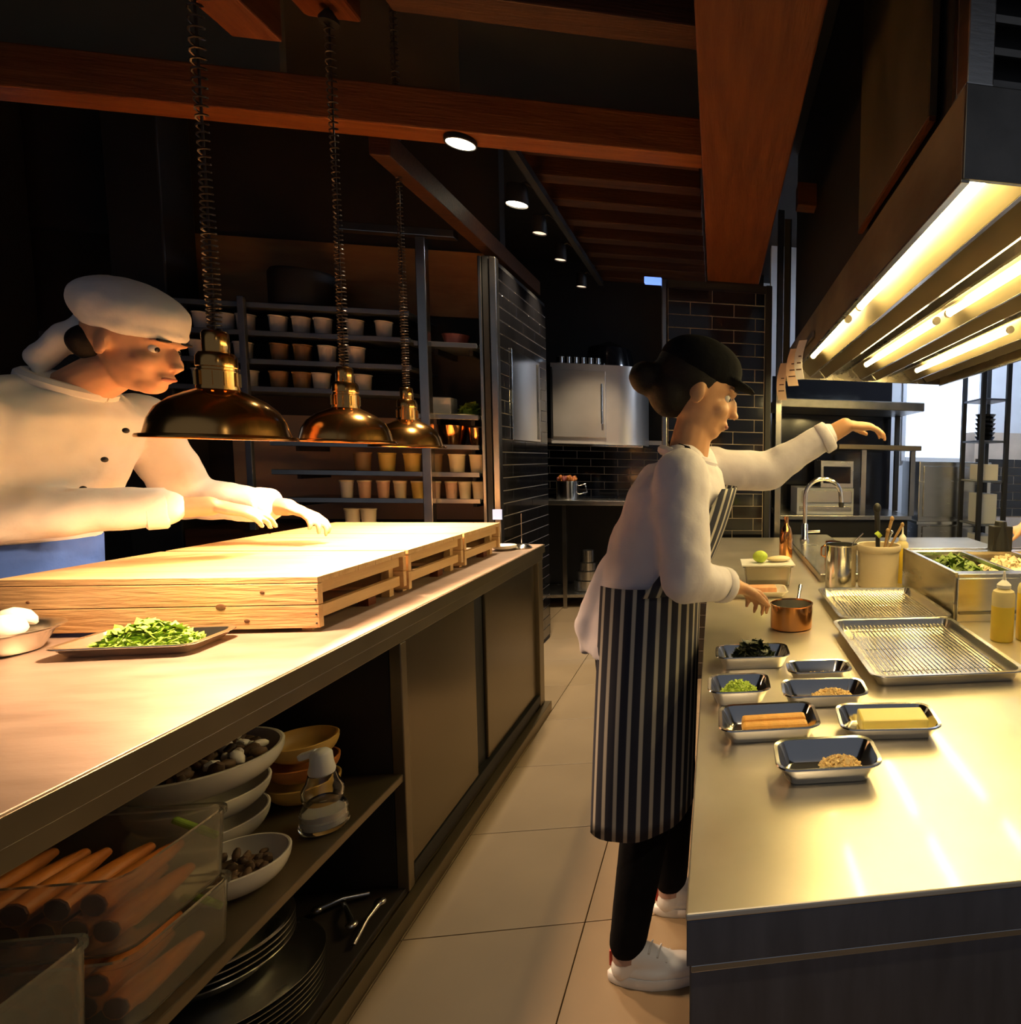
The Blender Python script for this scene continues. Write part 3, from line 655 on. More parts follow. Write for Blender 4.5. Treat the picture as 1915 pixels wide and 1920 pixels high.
# sheet pans
def sheet_pan(L, Wd, x, y, rz, lab, rods):
    t = thing('sheet_pan', lab, 'pan', (x, y, Z), 'big sheet pans')
    mb = tray_mb(L, Wd, .028, .010, .010, .026, .0015)
    for v in mb.v: v += Vector((x, y, Z))
    mb.build('pan', M['steel_tray'], t, smooth=40)
    n = rods; x0 = x - L / 2 + .03
    for k in range(n):
        xx = x0 + (L - .06) * k / (n - 1)
        MB().tube([(xx, y - Wd / 2 + .022, Z + .016), (xx, y + Wd / 2 - .022, Z + .016)], .0020, 6).build('rack_rod', M['steel_bright'], t)
    for dy in (-.35, 0, .35):
        MB().tube([(x0, y + Wd * dy, Z + .0127), (x + L / 2 - .03, y + Wd * dy, Z + .0127)], .0013, 5).build('cross_rod', M['steel_bright'], t)
    for sx in (-1, 1):
        for sy in (-1, 1):
            MB().cyl((x + sx * (L / 2 - .04), y + sy * Wd * .35, Z + .0022), (x + sx * (L / 2 - .04), y + sy * Wd * .35, Z + .0120), .002, None, 6).build('rack_foot', M['steel_bright'], t)
    return t
sheet_pan(.350, .470, .525, 1.510, -.015, 'front sheet pan with a wire rack, next to the prep trays', 26)
sheet_pan(.340, .420, .550, 1.985, -.015, 'rear sheet pan with a wire rack, before the crock', 26)
# copper saucepan
t = thing('copper_saucepan', 'small copper saucepan standing behind the prep trays', 'saucepan', (.225, 1.79, Z))
MB().lathe([(.058, 0), (.062, .003), (.062, .070), (.064, .072), (.064, .074), (.060, .074), (.059, .070), (.058, .006), (.001, .004)], 44, (.225, 1.79, Z), True).build('pan', [M['copper']], t, smooth=40)
MB().lathe([(.0585, .070), (.0575, .006), (.001, .0055)], 40, (.225, 1.79, Z)).build('lining', M['steel'], t, smooth=40)
MB().tube([(.250, 1.845, Z + .062), (.262, 1.90, Z + .078), (.275, 1.965, Z + .088)], [.006, .005, .007], 8).build('handle', M['steel_bright'], t, smooth=50)
# salmon tray and small gastro container
place(tray_mb(.215, .130, .022, .012, .004, .022), 'prep_tray', M['cream'], 'pale dish with a slab of salmon beside the cook', 'tray', (.150, 2.235, Z), 0, 40)
place(MB().obox((0, 0, .016), (.115, .060, .032)), 'salmon_slab', M['salmon'], 'pinkish salmon slab lying on the pale dish', 'salmon', (.165, 2.232, Z + .0025), 0, None, bevel=.007)
t = thing('glass_container', 'clear square container behind the salmon dish', 'container', (.205, 2.44, Z))
mb = MB(); mb.loft([rrect(.205, 2.44, .085, .06, .015, Z), rrect(.205, 2.44, .092, .066, .015, Z + .075), rrect(.205, 2.44, .100, .074, .015, Z + .078), rrect(.205, 2.44, .100, .074, .015, Z + .082), rrect(.205, 2.44, .089, .063, .015, Z + .080), rrect(.205, 2.44, .081, .056, .012, Z + .004)], True, True)
mb.build('body', M['plastic'], t, smooth=40)
MB().box(.10, .31, 2.362, 2.518, Z + .0825, Z + .089).build('lid', M['white_plastic'], t, bevel=.002)
place(MB().ell((0, 0, .024), (.030, .028, .024)), 'lime', M['green_lime'], 'yellow-green lime on the lid of the clear container', 'lime', (.175, 2.42, Z + .0895), 0)
place(MB().ell((0, 0, .012), (.05, .03, .012)), 'bread_roll', M['tub_cream'], 'pale bun beside the lime on the container lid', 'bun', (.252, 2.44, Z + .0895), .2)
# raised drain board with tap
tag(MB().box(.425, .70, 2.46, 3.80, Z, Z + .032).build('drain_board', M['steel'], bevel=.004), 'raised steel drain board running to the tap', 'board')
DB = Z + .0325
t = thing('kitchen_tap', 'gooseneck steel tap arching over the drain board', 'tap', (.512, 3.52, DB))
MB().lathe([(.028, 0), (.028, .01), (.020, .02), (.020, .09), (.014, .1)], 20, (.512, 3.52, DB), True, True).build('base', M['steel_bright'], t, smooth=40)
pts = [(.512, 3.52, DB + .095), (.512, 3.52, DB + .26)]
for k in range(1, 13):
    a = PI - PI * k / 12 * 1.02; pts.append((.512 + .105 + .105 * math.cos(a), 3.52, DB + .26 + .10 * math.sin(a)))
pts.append((pts[-1][0] + .004, 3.52, pts[-1][2] - .04))
MB().tube(pts, .013, 12).build('neck', M['steel_bright'], t, smooth=50)
MB().tube([(.53, 3.515, DB + .05), (.60, 3.505, DB + .055)], .008, 8).build('lever', M['steel_bright'], t, smooth=50)
MB().lathe([(.015, 0), (.017, .03)], 14, (pts[-1][0], 3.52, pts[-1][2] - .02), True, True).build('nozzle', M['black'], t, smooth=40)
t = thing('copper_mug', 'copper mug on the drain board beside the steel pot', 'mug', (.535, 2.76, DB))
MB().lathe([(.034, 0), (.037, .002), (.037, .095), (.035, .095), (.034, .005), (.001, .004)], 28, (.535, 2.76, DB), True).build('cup', M['copper'], t, smooth=40)
MB().tube([(.497, 2.75, DB + .08), (.478, 2.745, DB + .07), (.478, 2.745, DB + .035), (.497, 2.75, DB + .025)], .004, 8).build('handle', M['copper'], t, smooth=50)
place(MB().lathe([(.032, 0), (.034, .003), (.034, .11), (.026, .15), (.012, .17), (.012, .21), (.0, .212)], 24, cap0=True), 'amber_bottle', M['copper'], 'amber bottle behind the cook near the tap', 'bottle', (.355, 3.10, Z), 0, 40)
# tall steel pot with a spoon
t = thing('steel_pot', 'tall steel pot with a spoon beside the beige crock', 'pot', (.505, 2.405 - .03, Z))
px, py = .492, 2.365
ORG[t.name] = Vector((px, py, Z)); t.location = (px, py, Z)
MB().lathe([(.058, 0), (.061, .003), (.061, .165), (.064, .168), (.064, .171), (.059, .170), (.058, .006), (.001, .004)], 40, (px, py, Z), True).build('pot', M['steel_bright'], t, smooth=40)
MB().tube([(px + .0, py, Z + .01), (px + .045, py - .005, Z + .172), (px + .085, py - .01, Z + .215)], .003, 6).build('spoon', M['steel_bright'], t, smooth=50)
# beige crock with utensils
t = thing('utensil_crock', 'beige stoneware crock full of wooden handled utensils', 'crock', (.645, 2.365, Z))
cx, cy = .645, 2.365
ORG[t.name] = Vector((cx, cy, Z)); t.location = (cx, cy, Z)
MB().lathe([(.076, 0), (.080, .004), (.083, .14), (.088, .145), (.090, .152), (.090, .166), (.087, .170), (.083, .168), (.079, .14), (.076, .008), (.001, .006)], 44, (cx, cy, Z), True).build('crock', M['crock'], t, smooth=40)
for k, (dx, dy, L, mm, r) in enumerate(((-.015, .02, .30, 'black_rubber', .013), (.02, .0, .26, 'wood_handle', .007), (.05, .01, .235, 'wood_handle', .006), (.005, -.02, .215, 'wood_handle', .006), (.03, .04, .20, 'steel_bright', .005))):
    a = Vector((cx - dx * .6, cy + dy, Z + .012)); b = a + Vector((dx * 2.2 + .02, dy * .3, L))
    MB().tube([a, a.lerp(b, .6), b], [r * .6, r * .7, r], 10).ell(b, (r * 1.3, r * 1.3, r * 1.6)).build('utensil', M[mm], t, smooth=50)
MB().tube([(cx - .004, cy + .018, Z + .20), (cx + .008, cy + .018, Z + .212)], .0145, 10).build('tape_band', M['green_lime'], t)
# squeeze bottles
def squeeze(x, y, r, h, lab, fill=.6):
    t = thing('squeeze_bottle', lab, 'bottle', (x, y, Z), 'yellow squeeze bottles')
    MB().lathe([(r, h * fill + .0003), (r, h * .66), (r * .9, h * .71), (r * .55, h * .745), (r * .5, h * .76)], 28, (x, y, Z), True, True).build('bottle', M['squeeze'], t, smooth=40)
    MB().lathe([(r * .92, 0), (r, .004), (r, h * fill)], 28, (x, y, Z), True, True).build('sauce', M['sauce'], t, smooth=40)
    MB().lathe([(r * .62, h * .755), (r * .62, h * .80), (r * .45, h * .83), (r * .16, h * .87), (r * .09, h * .99), (0, h)], 24, (x, y, Z), True).build('nozzle_cap', M['white_plastic'], t, smooth=40)
squeeze(.762, 2.425, .026, .235, 'tall yellow squeeze bottle between the crock and the steel unit', .62)
squeeze(.805, 1.60, .032, .20, 'yellow squeeze bottle at the right edge by the sheet pan', .50)
squeeze(.885, 1.60, .034, .225, 'yellow squeeze bottle cut off by the right frame edge', .60)
# counter-top cold well
t = thing('cold_well', 'steel ingredient well on the worktop at the right edge', 'food well', (1.1, 2.1, Z))
MB().box(.752, 1.60, 1.80, 1.812, Z, 1.088).build('front_face', M['steel'], t, bevel=.002)
MB().box(.745, .757, 1.813, 2.36, Z, 1.105).build('left_face', M['hood_steel'], t, bevel=.002)
MB().box(.758, 1.60, 2.348, 2.36, Z, 1.105).build('back_face', M['steel'], t, bevel=.002)
MB().box(1.588, 1.60, 1.813, 2.347, Z, 1.105).build('right_face', M['steel'], t, bevel=.002)
MB().box(.757, 1.587, 1.813, 1.87, 1.085, 1.100).build('front_rim', M['steel'], t, bevel=.002)
MB().box(.757, 1.587, 2.29, 2.347, 1.085, 1.100).build('back_rim', M['steel'], t, bevel=.002)
for x in (.757, .96, 1.17, 1.38, 1.57): MB().box(x, x + .016, 1.871, 2.289, 1.085, 1.100).build('divider', M['steel'], t, bevel=.001)
MB().box(.757, 1.587, 1.813, 2.347, Z + .001, Z + .006).build('bottom', M['steel_dark'], t)
MB().box(.757, 1.60, 1.793, 1.799, .975, .983).build('seam', M['steel_dark'], t)
for k, (x, mm, lab) in enumerate(((.866, 'leaf', 'green leaves filling the first section of the ingredient well'), (1.073, 'tub_cream', 'pale shredded food in the second section of the ingredient well'), (1.283, 'crumb', 'golden shreds in the third section of the ingredient well'))):
    o = pile('well_filling', lab, 'ingredients', (x, 2.08, 1.045), .082, .19, .062, 320, .02, M[mm], leafy=(k == 0))
    # the filling stands on a pan
    tag(MB().box(x - .085, x + .085, 1.88, 2.28, Z + .0065, 1.044).build('well_pan', M['steel'], bevel=.003), 'steel pan in the ingredient well, %s from the left' % ORD[k], 'pan')
# black grinder pair standing on the well rear
place(MB().obox((0, 0, .05), (.085, .05, .10)).lathe([(.045, .0), (.022, .12)], 16, (0, 0, 0), True, True), 'black_holder', M['black_rubber'], 'black tapered holder standing on the back rim of the well', 'holder', (1.14, 2.318, 1.1005), 0, None, bevel=.004)

# ================================================================ EXHAUST HOOD
t = thing('exhaust_hood', 'long steel exhaust hood with fluorescent tubes over the right worktop', 'hood', (1.03, 2.8, 2.0))
HX0, HX1, HY0, HY1, HZ0, HZ1 = .478, 1.60, 1.20, 4.30, 2.01, 2.19
MB().box(HX0, HX0 + .012, HY0 + .013, HY1 - .013, HZ0, HZ1).build('side_skirt', M['hood_skirt'], t, bevel=.002)
MB().box(HX1 - .012, HX1, HY0 + .013, HY1 - .013, HZ0, HZ1).build('side_skirt', M['hood_skirt'], t, bevel=.002)
MB().box(HX0, HX1, HY0, HY0 + .012, HZ0, HZ1).build('end_skirt', M['steel_dark'], t, bevel=.002)
MB().box(HX0, HX1, HY1 - .012, HY1, HZ0, HZ1).build('end_skirt', M['hood_steel'], t, bevel=.002)
MB().box(HX0 + .013, HX1 - .013, HY0 + .013, HY1 - .013, HZ1 - .01, HZ1).build('canopy', M['steel_dark'], t)
MB().box(HX0 - .004, HX0 + .014, HY0, HY1, HZ0 - .008, HZ0 - .001).build('edge_trim', M['hood_steel'], t, bevel=.001)
MB().box(HX1 - .014, HX1 + .004, HY0, HY1, HZ0 - .008, HZ0 - .001).build('edge_trim', M['hood_steel'], t, bevel=.001)
rows = (.540, .905, 1.275)
for xr in rows:
    # lamp channel and slanted reflector plates along the hood
    y0, y1 = HY0 + .02, HY1 - .03
    def plate(name, xa, za, xb, zb, mm, th=.003):
        o = MB().add([(xa, y0, za), (xb, y0, zb), (xb, y1, zb), (xa, y1, za)], [(0, 1, 2, 3)]).build(name, M[mm], t)
        sm = o.modifiers.new('thick', 'SOLIDIFY'); sm.thickness = th; sm.offset = 0
    plate('channel_back', xr - .032, 2.088, xr + .030, 2.088, 'hood_plate')
    plate('reflector', xr + .032, 2.088, xr + .100, 2.026, 'hood_plate')
    plate('baffle_lip', xr + .1005, 2.026, xr + .118, 2.030, 'hood_steel')
    plate('reflector', xr + .140, 2.098, xr + .212, 2.022, 'hood_plate')
    plate('baffle_lip', xr + .2125, 2.022, xr + .228, 2.028, 'hood_steel')
    if xr < 1.2:
        plate('baffle', xr + .250, 2.10, xr + .306, 2.050, 'hood_steel')
        plate('baffle', xr + .318, 2.10, xr + .336, 2.060, 'hood_steel')
    for (ya, yb) in ((1.24, 2.34), (2.58, 3.50)) if xr < .6 else ((1.24, 2.36), (2.52, 3.72)) if xr < 1 else ((1.24, 2.42), (2.60, 3.86)):
        tb_ = MB().cyl((xr, ya, 2.040), (xr, yb, 2.040), .0135, None, 12).build('light_tube', M['tube'], t, smooth=40)
        for yy in (ya - .022, yb):
            MB().cyl((xr, yy, 2.040), (xr, yy + .022, 2.040), .016, None, 12).build('tube_cap', M['white_plastic'], tb_)
for yy in (2.45, 3.60):
    MB().box(HX0 + .014, HX1 - .014, yy, yy + .03, 2.115, 2.14).build('cross_bar', M['hood_steel'], t)
# upper cladding over the hood
t = thing('duct_cladding', 'olive metal cladding panel standing above the hood skirt', 'panel', (.62, 1.83, 2.26))
MB().box(.489, .505, 1.46, 2.19, 2.262, 3.44).build('panel', M['panel_olive'], t, bevel=.003)
MB().box(.4885, .506, 1.452, 1.459, 2.262, 3.44).build('edge_strip', M['cab_frame'], t)
MB().box(.489, .505, 1.452, 2.19, 2.250, 2.261).build('bottom_strip', M['beam_y'], t)
MB().box(.52, .60, 1.30, 4.2, 2.192, 3.44).build('backing', M['black'], t)
t = thing('duct_column', 'bright steel corner column rising from the near end of the hood', 'column', (.51, 1.23, 2.19))
MB().box(.480, .536, 1.205, 1.26, 2.192, 3.44).build('column', M['steel'], t, bevel=.003)
MB().box(.4795, .490, 1.261, 1.285, 2.192, 3.44).build('flange', M['pipe'], t, bevel=.002)
t = thing('vent_louver', 'dark louvred vent above the near hood end', 'vent', (.8, 1.25, 2.19))
MB().box(.545, 1.2, 1.275, 1.285, 2.195, 3.0).build('backing', M['black'], t)
for k in range(12): MB().obox((.87, 1.25, 2.225 + k * .062), (.66, .032, .012), (.5, 0, 0)).build('slat', M['steel_dark'], t)
# frame post and dark panel left of the hood's far end
t = thing('frame_post', 'slim steel post standing between the tiled pillar and the hood', 'post', (.405, 4.1, 0))
MB().box(.385, .425, 4.08, 4.12, 0, 3.05).build('post', M['pipe'], t, bevel=.003)
MB().box(.43, .466, 4.095, 4.115, 1.97, 3.0).build('dark_panel', M['panel_olive'], t)
MB().box(.467, .474, 4.09, 4.115, 1.97, 3.0).build('edge', M['pipe'], t)
# ticket rail with slips
t = thing('ticket_rail', 'order slip rail along the far lower edge of the hood', 'rail', (.47, 3.7, 2.05))
MB().box(.462, .474, 3.05, 4.28, 2.055, 2.085).build('rail', M['steel_dark'], t, bevel=.002)
def slip(y, z0, h, w, mt, tilt, lab):
    t = thing('order_slip', lab, 'paper', (.455, y, z0), 'order slips')
    mb = MB(); n = 6
    vs = []; fs = []
    for i in range(n + 1):
        z = z0 + h * i / n; bow = .018 * math.sin(PI * i / n) + tilt * (1 - i / n)
        vs += [(.458 - bow, y, z), (.458 - bow - w * .75, y + w * .66, z)]
    for i in range(n): fs.append((2 * i, 2 * i + 1, 2 * i + 3, 2 * i + 2))
    o = mb.add(vs, fs).build('paper', mt, t); s = o.modifiers.new('thick', 'SOLIDIFY'); s.thickness = .0006
    for k in range(3):
        i = 1 + k; z = z0 + h * (i + .4) / n; bow = .018 * math.sin(PI * (i + .4) / n) + tilt * (1 - (i + .4) / n)
        p = [Vector((.458 - bow - w * .75 * u - .0012, y + w * .66 * u - .0014, z + dz)) for u, dz in ((.15, 0), (.8 - .15 * k, 0), (.8 - .15 * k, .007), (.15, .007))]
        MB().add(p, [(0, 1, 2, 3)]).build('print', M['ink'], t)
slip(3.18, 1.865, .20, .050, M['paper_w'], .012, 'white order slip hanging nearest on the hood rail')
slip(3.42, 1.86, .205, .07, M['paper'], .010, 'pinkish order slip in the middle of the hood rail')
slip(3.95, 1.83, .235, .07, M['paper'], .014, 'pinkish order slip farthest along the hood rail')

# ================================================================ BACK LEFT SHELVES
def shelf_board(x0, x1, z, lab, mm='shelf_metal'):
    t = thing('pot_shelf', lab, 'shelf', ((x0 + x1) / 2, 4.05, z), 'shelves on the back left wall')
    MB().box(x0, x1, 3.90, 4.24, z - .016, z).build('board', M[mm], t, bevel=.002)
    MB().box(x0, x1, 3.885, 3.899, z - .022, z + .006).build('front_lip', M[mm], t, bevel=.002)
    for x in (x0 + .06, x1 - .08): MB().box(x, x + .02, 4.0, 4.28, z - .05, z - .017).build('bracket', M['black'], t)
SH = [(-2.97, -1.72, 2.240, 'topmost blue-grey pot shelf, empty'), (-2.97, -1.72, 2.090, 'upper blue-grey pot shelf with pale tubs'), (-2.97, -1.72, 1.937, 'second blue-grey pot shelf with tubs'), (-2.97, -1.72, 1.788, 'third blue-grey pot shelf with tubs'),
      (-2.45, -1.37, 1.492, 'steel shelf carrying the brown pots'), (-2.45, -1.37, 1.332, 'steel shelf carrying yellow and cream jars'), (-2.45, -1.37, 1.176, 'lowest steel shelf carrying small labelled tubs')]
for i, s in enumerate(SH): shelf_board(*s, mm='shelf_metal' if i < 4 else 'pipe')
shelf_board(-1.70, -1.37, 2.075, 'short shelf with a dull red bowl right of the pot shelves')
shelf_board(-1.60 - .1, -1.37, 1.665, 'short shelf with the leafy board right of the pot shelves', 'pipe')
tag(MB().box(-2.555, -2.525, 3.860, 3.884, 1.0, 2.27).build('shelf_upright', M['shelf_metal'], bevel=.002), 'blue-grey upright of the pot shelves behind the nearest lamp', 'post')
t = thing('steel_gantry', 'steel post and top rail standing before the pot shelves', 'frame', (-1.63, 3.85, 1.0))
MB().box(-1.655, -1.605, 3.83, 3.88, 1.0, 2.64).build('post', M['pipe'], t, bevel=.004)
MB().box(-2.05, -1.45, 3.825, 3.885, 2.645, 2.69).build('top_rail', M['pipe'], t, bevel=.004)
t = thing('corner_post', 'polished steel corner post at the end of the shelf partition', 'post', (-1.27, 3.92, 0))
MB().box(-1.300, -1.262, 3.90, 3.955, 0, 2.58).build('post', M['pipe'], t, bevel=.005)
MB().box(-1.360, -1.340, 3.90, 3.955, 1.0, 2.58).build('post', M['pipe'], t, bevel=.004)
MB().box(-1.335, -1.305, 3.905, 3.955, 1.0, 2.58).build('filler', M['black'], t)
MB().box(-1.306, -1.256, 3.89, 3.899, 1.06, 1.12).build('switch_plate', M['switchlit'], t)
tag(MB().box(-2.9, -1.365, 3.90, 4.235, .0, 1.0).build('back_cupboard', M['beam_dark'], bevel=.004), 'brown back cupboard below the jar shelves', 'cupboard')
def tub(x, z, r, h, mm, lab, y=4.0, lid=None, grp='tubs on the back shelves'):
    t = thing('tub', lab, 'tub', (x, y, z), grp)
    MB().lathe([(r * .80, 0), (r * .82, .003), (r * .97, h * .92), (r * 1.04, h * .93), (r * 1.05, h), (r * .98, h), (r * .93, h * .9), (.001, h * .86)], 24, (x, y, z), True).build('cup', M[mm], t, smooth=40)
    if lid: MB().lathe([(r * 1.07, h + .0003), (r * 1.07, h + .008), (0, h + .010)], 24, (x, y, z), True).build('lid', M[lid], t, smooth=40)
    else: MB().lathe([(r * .6, h * .868), (r * .9, h * .875), (0, h * .90)], 16, (x, y, z)).build('contents', M['mushroom_stem'], t)
def row(xs, z, r, h, cols, rowname, y=3.99, lid=None):
    for i, x in enumerate(xs):
        c = cols[i % len(cols)]; cn = {'tub_white': 'pale', 'tub_brown': 'brown', 'tub_yellow': 'yellow', 'tub_cream': 'cream', 'tub_pink': 'pinkish'}[c]
        tub(x, z + .0005, r, h, c, '%s tub on %s, %s from the left' % (cn, rowname, ORD[i]), y, lid)
row((-2.81, -2.70, -2.60, -2.44, -2.325, -2.215, -2.05, -1.90), 2.090, .044, .105, ('tub_white',), 'the upper pot shelf')
row((-2.84, -2.73, -2.62, -2.44, -2.325, -2.20, -2.05), 1.937, .044, .105, ('tub_white', 'tub_white', 'tub_white', 'tub_brown', 'tub_brown'), 'the second pot shelf')
row((-2.83, -2.71, -2.60, -2.45, -2.335, -2.235, -2.02), 1.788, .044, .100, ('tub_white', 'tub_white', 'tub_white', 'tub_brown', 'tub_brown', 'tub_white', 'tub_white'), 'the third pot shelf')
row((-2.04, -1.91, -1.775, -1.655, -1.53, -1.415), 1.332, .046, .110, ('tub_brown', 'tub_yellow', 'tub_yellow', 'tub_brown', 'tub_cream', 'tub_cream'), 'the jar shelf')
row((-2.13, -2.035, -1.935, -1.845, -1.75, -1.66, -1.565, -1.490, -1.415), 1.176, .034, .095, ('tub_white', 'tub_pink', 'tub_pink', 'tub_cream', 'tub_yellow', 'tub_pink', 'tub_pink', 'tub_cream', 'tub_cream')[:9], 'the lowest jar shelf', lid='tub_cream')
row((-2.09, -2.005), 1.0, .040, .115, ('tub_cream',), 'the back cupboard top', y=3.96)
for x, z, R, h, mm, lab in ((-1.53, 2.0755, .075, .07, 'red_bowl', 'dull red bowl on the short upper shelf'), (-1.565, 1.4925, .085, .12, 'copper', 'wide brown pot under the leafy board'), (-1.43, 1.4925, .05, .11, 'copper', 'narrow brown pot by the partition post')):
    place(MB().lathe([(R * .7, 0), (R * .75, .004), (R, h), (R * .94, h), (R * .7, .01), (.001, .008)], 30, cap0=True), 'shelf_pot', M[mm], lab, 'pot', (x, 4.03, z), 0, 40)
place(MB().box(-.13, .13, -.10, .10, 0, .012), 'chopping_board', M['tub_cream'], 'pale chopping board on the short shelf behind the farthest lamp', 'board', (-1.53, 4.03, 1.6655), .0, None, bevel=.003)
place(MB().box(-.055, .055, -.05, .05, 0, .10), 'white_box', M['wall_cool'], 'grey-white storage box on the leafy board', 'box', (-1.615, 4.05, 1.678), .0, None, bevel=.006)
pile('leafy_greens', 'green leaves heaped on the pale chopping board', 'greens', (-1.455, 4.02, 1.678), .05, .07, .06, 160, .03, M['leaf'], leafy=True)
tag(MB().lathe([(.14, 0), (.16, .02), (.16, .20), (.15, .22), (.0, .23)], 32, (-2.35, 4.075, 2.2405), True).build('stock_pot', M['black'], smooth=40), 'big black stock pot on the topmost pot shelf', 'pot')

# ================================================================ BACK CENTRE: OVEN, TABLE
t = thing('steel_table', 'steel table with a lower shelf below the wall oven', 'table', (-1.3, 6.35, 0))
MB().box(-2.0, -.45, 6.00, 6.715, .985, 1.03).build('table_top', M['steel'], t, bevel=.003)
MB().box(-1.95, -.50, 6.05, 6.70, .10, .13).build('lower_shelf', M['steel'], t, bevel=.003)
for x in (-1.66, -1.42, -.55, -1.93):
    for y in (6.03, 6.66): MB().box(x, x + .035, y, y + .035, 0, .984).build('leg', M['pipe'], t)
MB().box(-1.90, -.55, 6.60, 6.62, .131, .98).build('back_sheet', M['black'], t)
t = thing('wall_oven', 'bright steel oven cabinet hanging above the steel table', 'oven', (-1.12, 6.4, 1.56))
ring = lambda z: [Vector(p) for p in ((-1.52, 6.10, z), (-.92, 6.10, z), (-.80, 6.13, z), (-.72, 6.22, z), (-.70, 6.36, z), (-.70, 6.70, z), (-1.52, 6.70, z))]
MB().loft([ring(1.56), ring(2.30)], True, True).build('body', M['steel_satin'], t, smooth=50)
MB().box(-1.50, -1.03, 6.082, 6.098, 1.62, 2.24).build('door', M['steel_satin'], t, bevel=.004)
MB().box(-1.515, -1.505, 6.075, 6.098, 1.60, 2.26).build('hinge_strip', M['black'], t)
MB().tube([(-1.06, 6.06, 1.75), (-1.06, 6.055, 1.95), (-1.06, 6.06, 2.12)], .010, 8).build('handle', M['steel_bright'], t, smooth=50)
MB().box(-1.54, -.69, 6.06, 6.72, 1.535, 1.558).build('base_trim', M['steel_bright'], t, bevel=.004)
tag(MB().lathe([(.001, 0), (.24, .0), (.24, .03), (.20, .20), (.001, .28)], 36, (-1.05, 6.47, 2.305)).build('oven_dome', M['black_gloss'], smooth=35), 'glossy black dome on top of the steel oven', 'dome')
for k in range(6):
    place(MB().lathe([(.03, 0), (.035, .004), (.035, .06), (.032, .06), (.03, .006), (.001, .005)], 18, cap0=True), 'steel_cup', M['steel_bright'], 'small steel cup on the oven ledge, %s from the left' % ORD[k], 'cup', (-1.44 + .065 * k, 6.14, 2.3025), 0, 40, 'steel cups on the oven')
t = thing('wall_steel_panel', 'narrow steel door panel on the tiled partition side', 'panel', (-1.29, 4.6, 1.53))
MB().box(-1.2955, -1.286, 4.24, 4.86, 1.54, 2.12).build('panel', M['steel_bright'], t, bevel=.003)
MB().box(-1.2855, -1.278, 4.80, 4.84, 1.56, 2.10).build('rail', M['pipe'], t, bevel=.002)
# pot of vegetables on the table
t = thing('stew_pot', 'small steel pot of red and orange vegetables on the back table', 'pot', (-1.40, 6.18, 1.0305))
MB().lathe([(.098, 0), (.102, .004), (.104, .17), (.109, .172), (.109, .176), (.100, .175), (.099, .006), (.001, .005)], 32, (-1.40, 6.18, 1.0305), True).build('pot', M['steel_bright'], t, smooth=40)
MB().tube([(-1.30, 6.18, 1.16), (-1.24, 6.17, 1.18), (-1.22, 6.17, 1.10), (-1.298, 6.18, 1.08)], .006, 8).build('handle', M['steel_bright'], t, smooth=50)
chunks('cut_vegetables', 'red and orange cut vegetables heaped in the back pot', 'vegetables', (-1.40, 6.18, 1.175), .085, .10, 60, .026, M['carrot'], M['red_bowl'])
place(MB().lathe([(.001, 0), (.045, 0), (.05, .03), (.03, .05), (.001, .055)], 20), 'steel_cloche', M['steel_bright'], 'shiny steel cloche standing behind the vegetable pot', 'cloche', (-1.43, 6.48, 1.0305), 0, 40)
# stacked pots on the lower shelf
for k, (r, h) in enumerate(((.13, .10), (.11, .09), (.085, .08), (.06, .12))):
    z = .1305 + sum((.101, .091, .081)[:k])
    place(MB().lathe([(r * .9, 0), (r, .006), (r, h), (r * .95, h), (r * .93, .012), (.001, .01)], 28, cap0=True), 'storage_pot', M['steel'], 'steel pot in the pile under the back table, %s from the bottom' % ORD[k], 'pot', (-1.24, 6.28, z), 0, 40, 'pots under the back table')
# small blue indicator on the pillar side
tag(MB().box(-.45, -.345, 4.06, 4.10, 2.53, 2.57).build('indicator_sign', M['bluelight'], bevel=.004), 'small blue lit indicator beside the top of the tiled pillar', 'sign')

# ================================================================ BACK RIGHT STATION
t = thing('rear_station', 'black rear cooking station with a steel counter seen under the hood', 'station', (1.1, 5.3, 0))
MB().box(.50, 1.62, 4.92, 5.60, .965, 1.0).build('counter_top', M['steel'], t, bevel=.003)
MB().box(.52, 1.60, 4.97, 5.60, .0, .964).build('counter_body', M['black'], t)
MB().box(.50, 1.62, 5.62, 5.66, .0, 2.2).build('back_panel', M['black_gloss'], t)
MB().box(.46, 1.68, 4.86, 5.60, 1.865, 1.935).build('overhead_shelf', M['steel_dark'], t, bevel=.006)
MB().box(.98, 1.68, 4.90, 5.30, 1.545, 1.585).build('pass_shelf', M['cab_frame'], t, bevel=.004)
for x in (1.18, 1.60): MB().box(x, x + .04, 4.93, 4.97, 1.001, 1.544).build('shelf_post', M['pipe'], t)
for x in (.52, 1.60): MB().box(x, x + .04, 5.40, 5.44, 1.001, 1.864).build('shelf_post', M['black'], t)
t = thing('steam_oven', 'white fronted countertop oven on the rear station', 'oven', (.90, 5.25, 1.0005))
MB().box(.66, 1.14, 5.02, 5.45, 1.0005, 1.22).build('body', M['wall_cool'], t, bevel=.004)
MB().box(.68, 1.12, 5.008, 5.019, 1.03, 1.07).build('drip_tray', M['steel'], t, bevel=.002)
MB().box(.70, 1.12, 5.0, 5.019, 1.10, 1.20).build('door', M['steel'], t, bevel=.003)
t = thing('microwave', 'small black-windowed oven on top of the white one', 'microwave', (1.0, 5.25, 1.2205))
MB().box(.86, 1.14, 5.05, 5.40, 1.2205, 1.45).build('body', M['steel'], t, bevel=.004)
MB().box(.885, 1.115, 5.04, 5.049, 1.26, 1.40).build('window', M['black_gloss'], t, bevel=.002)
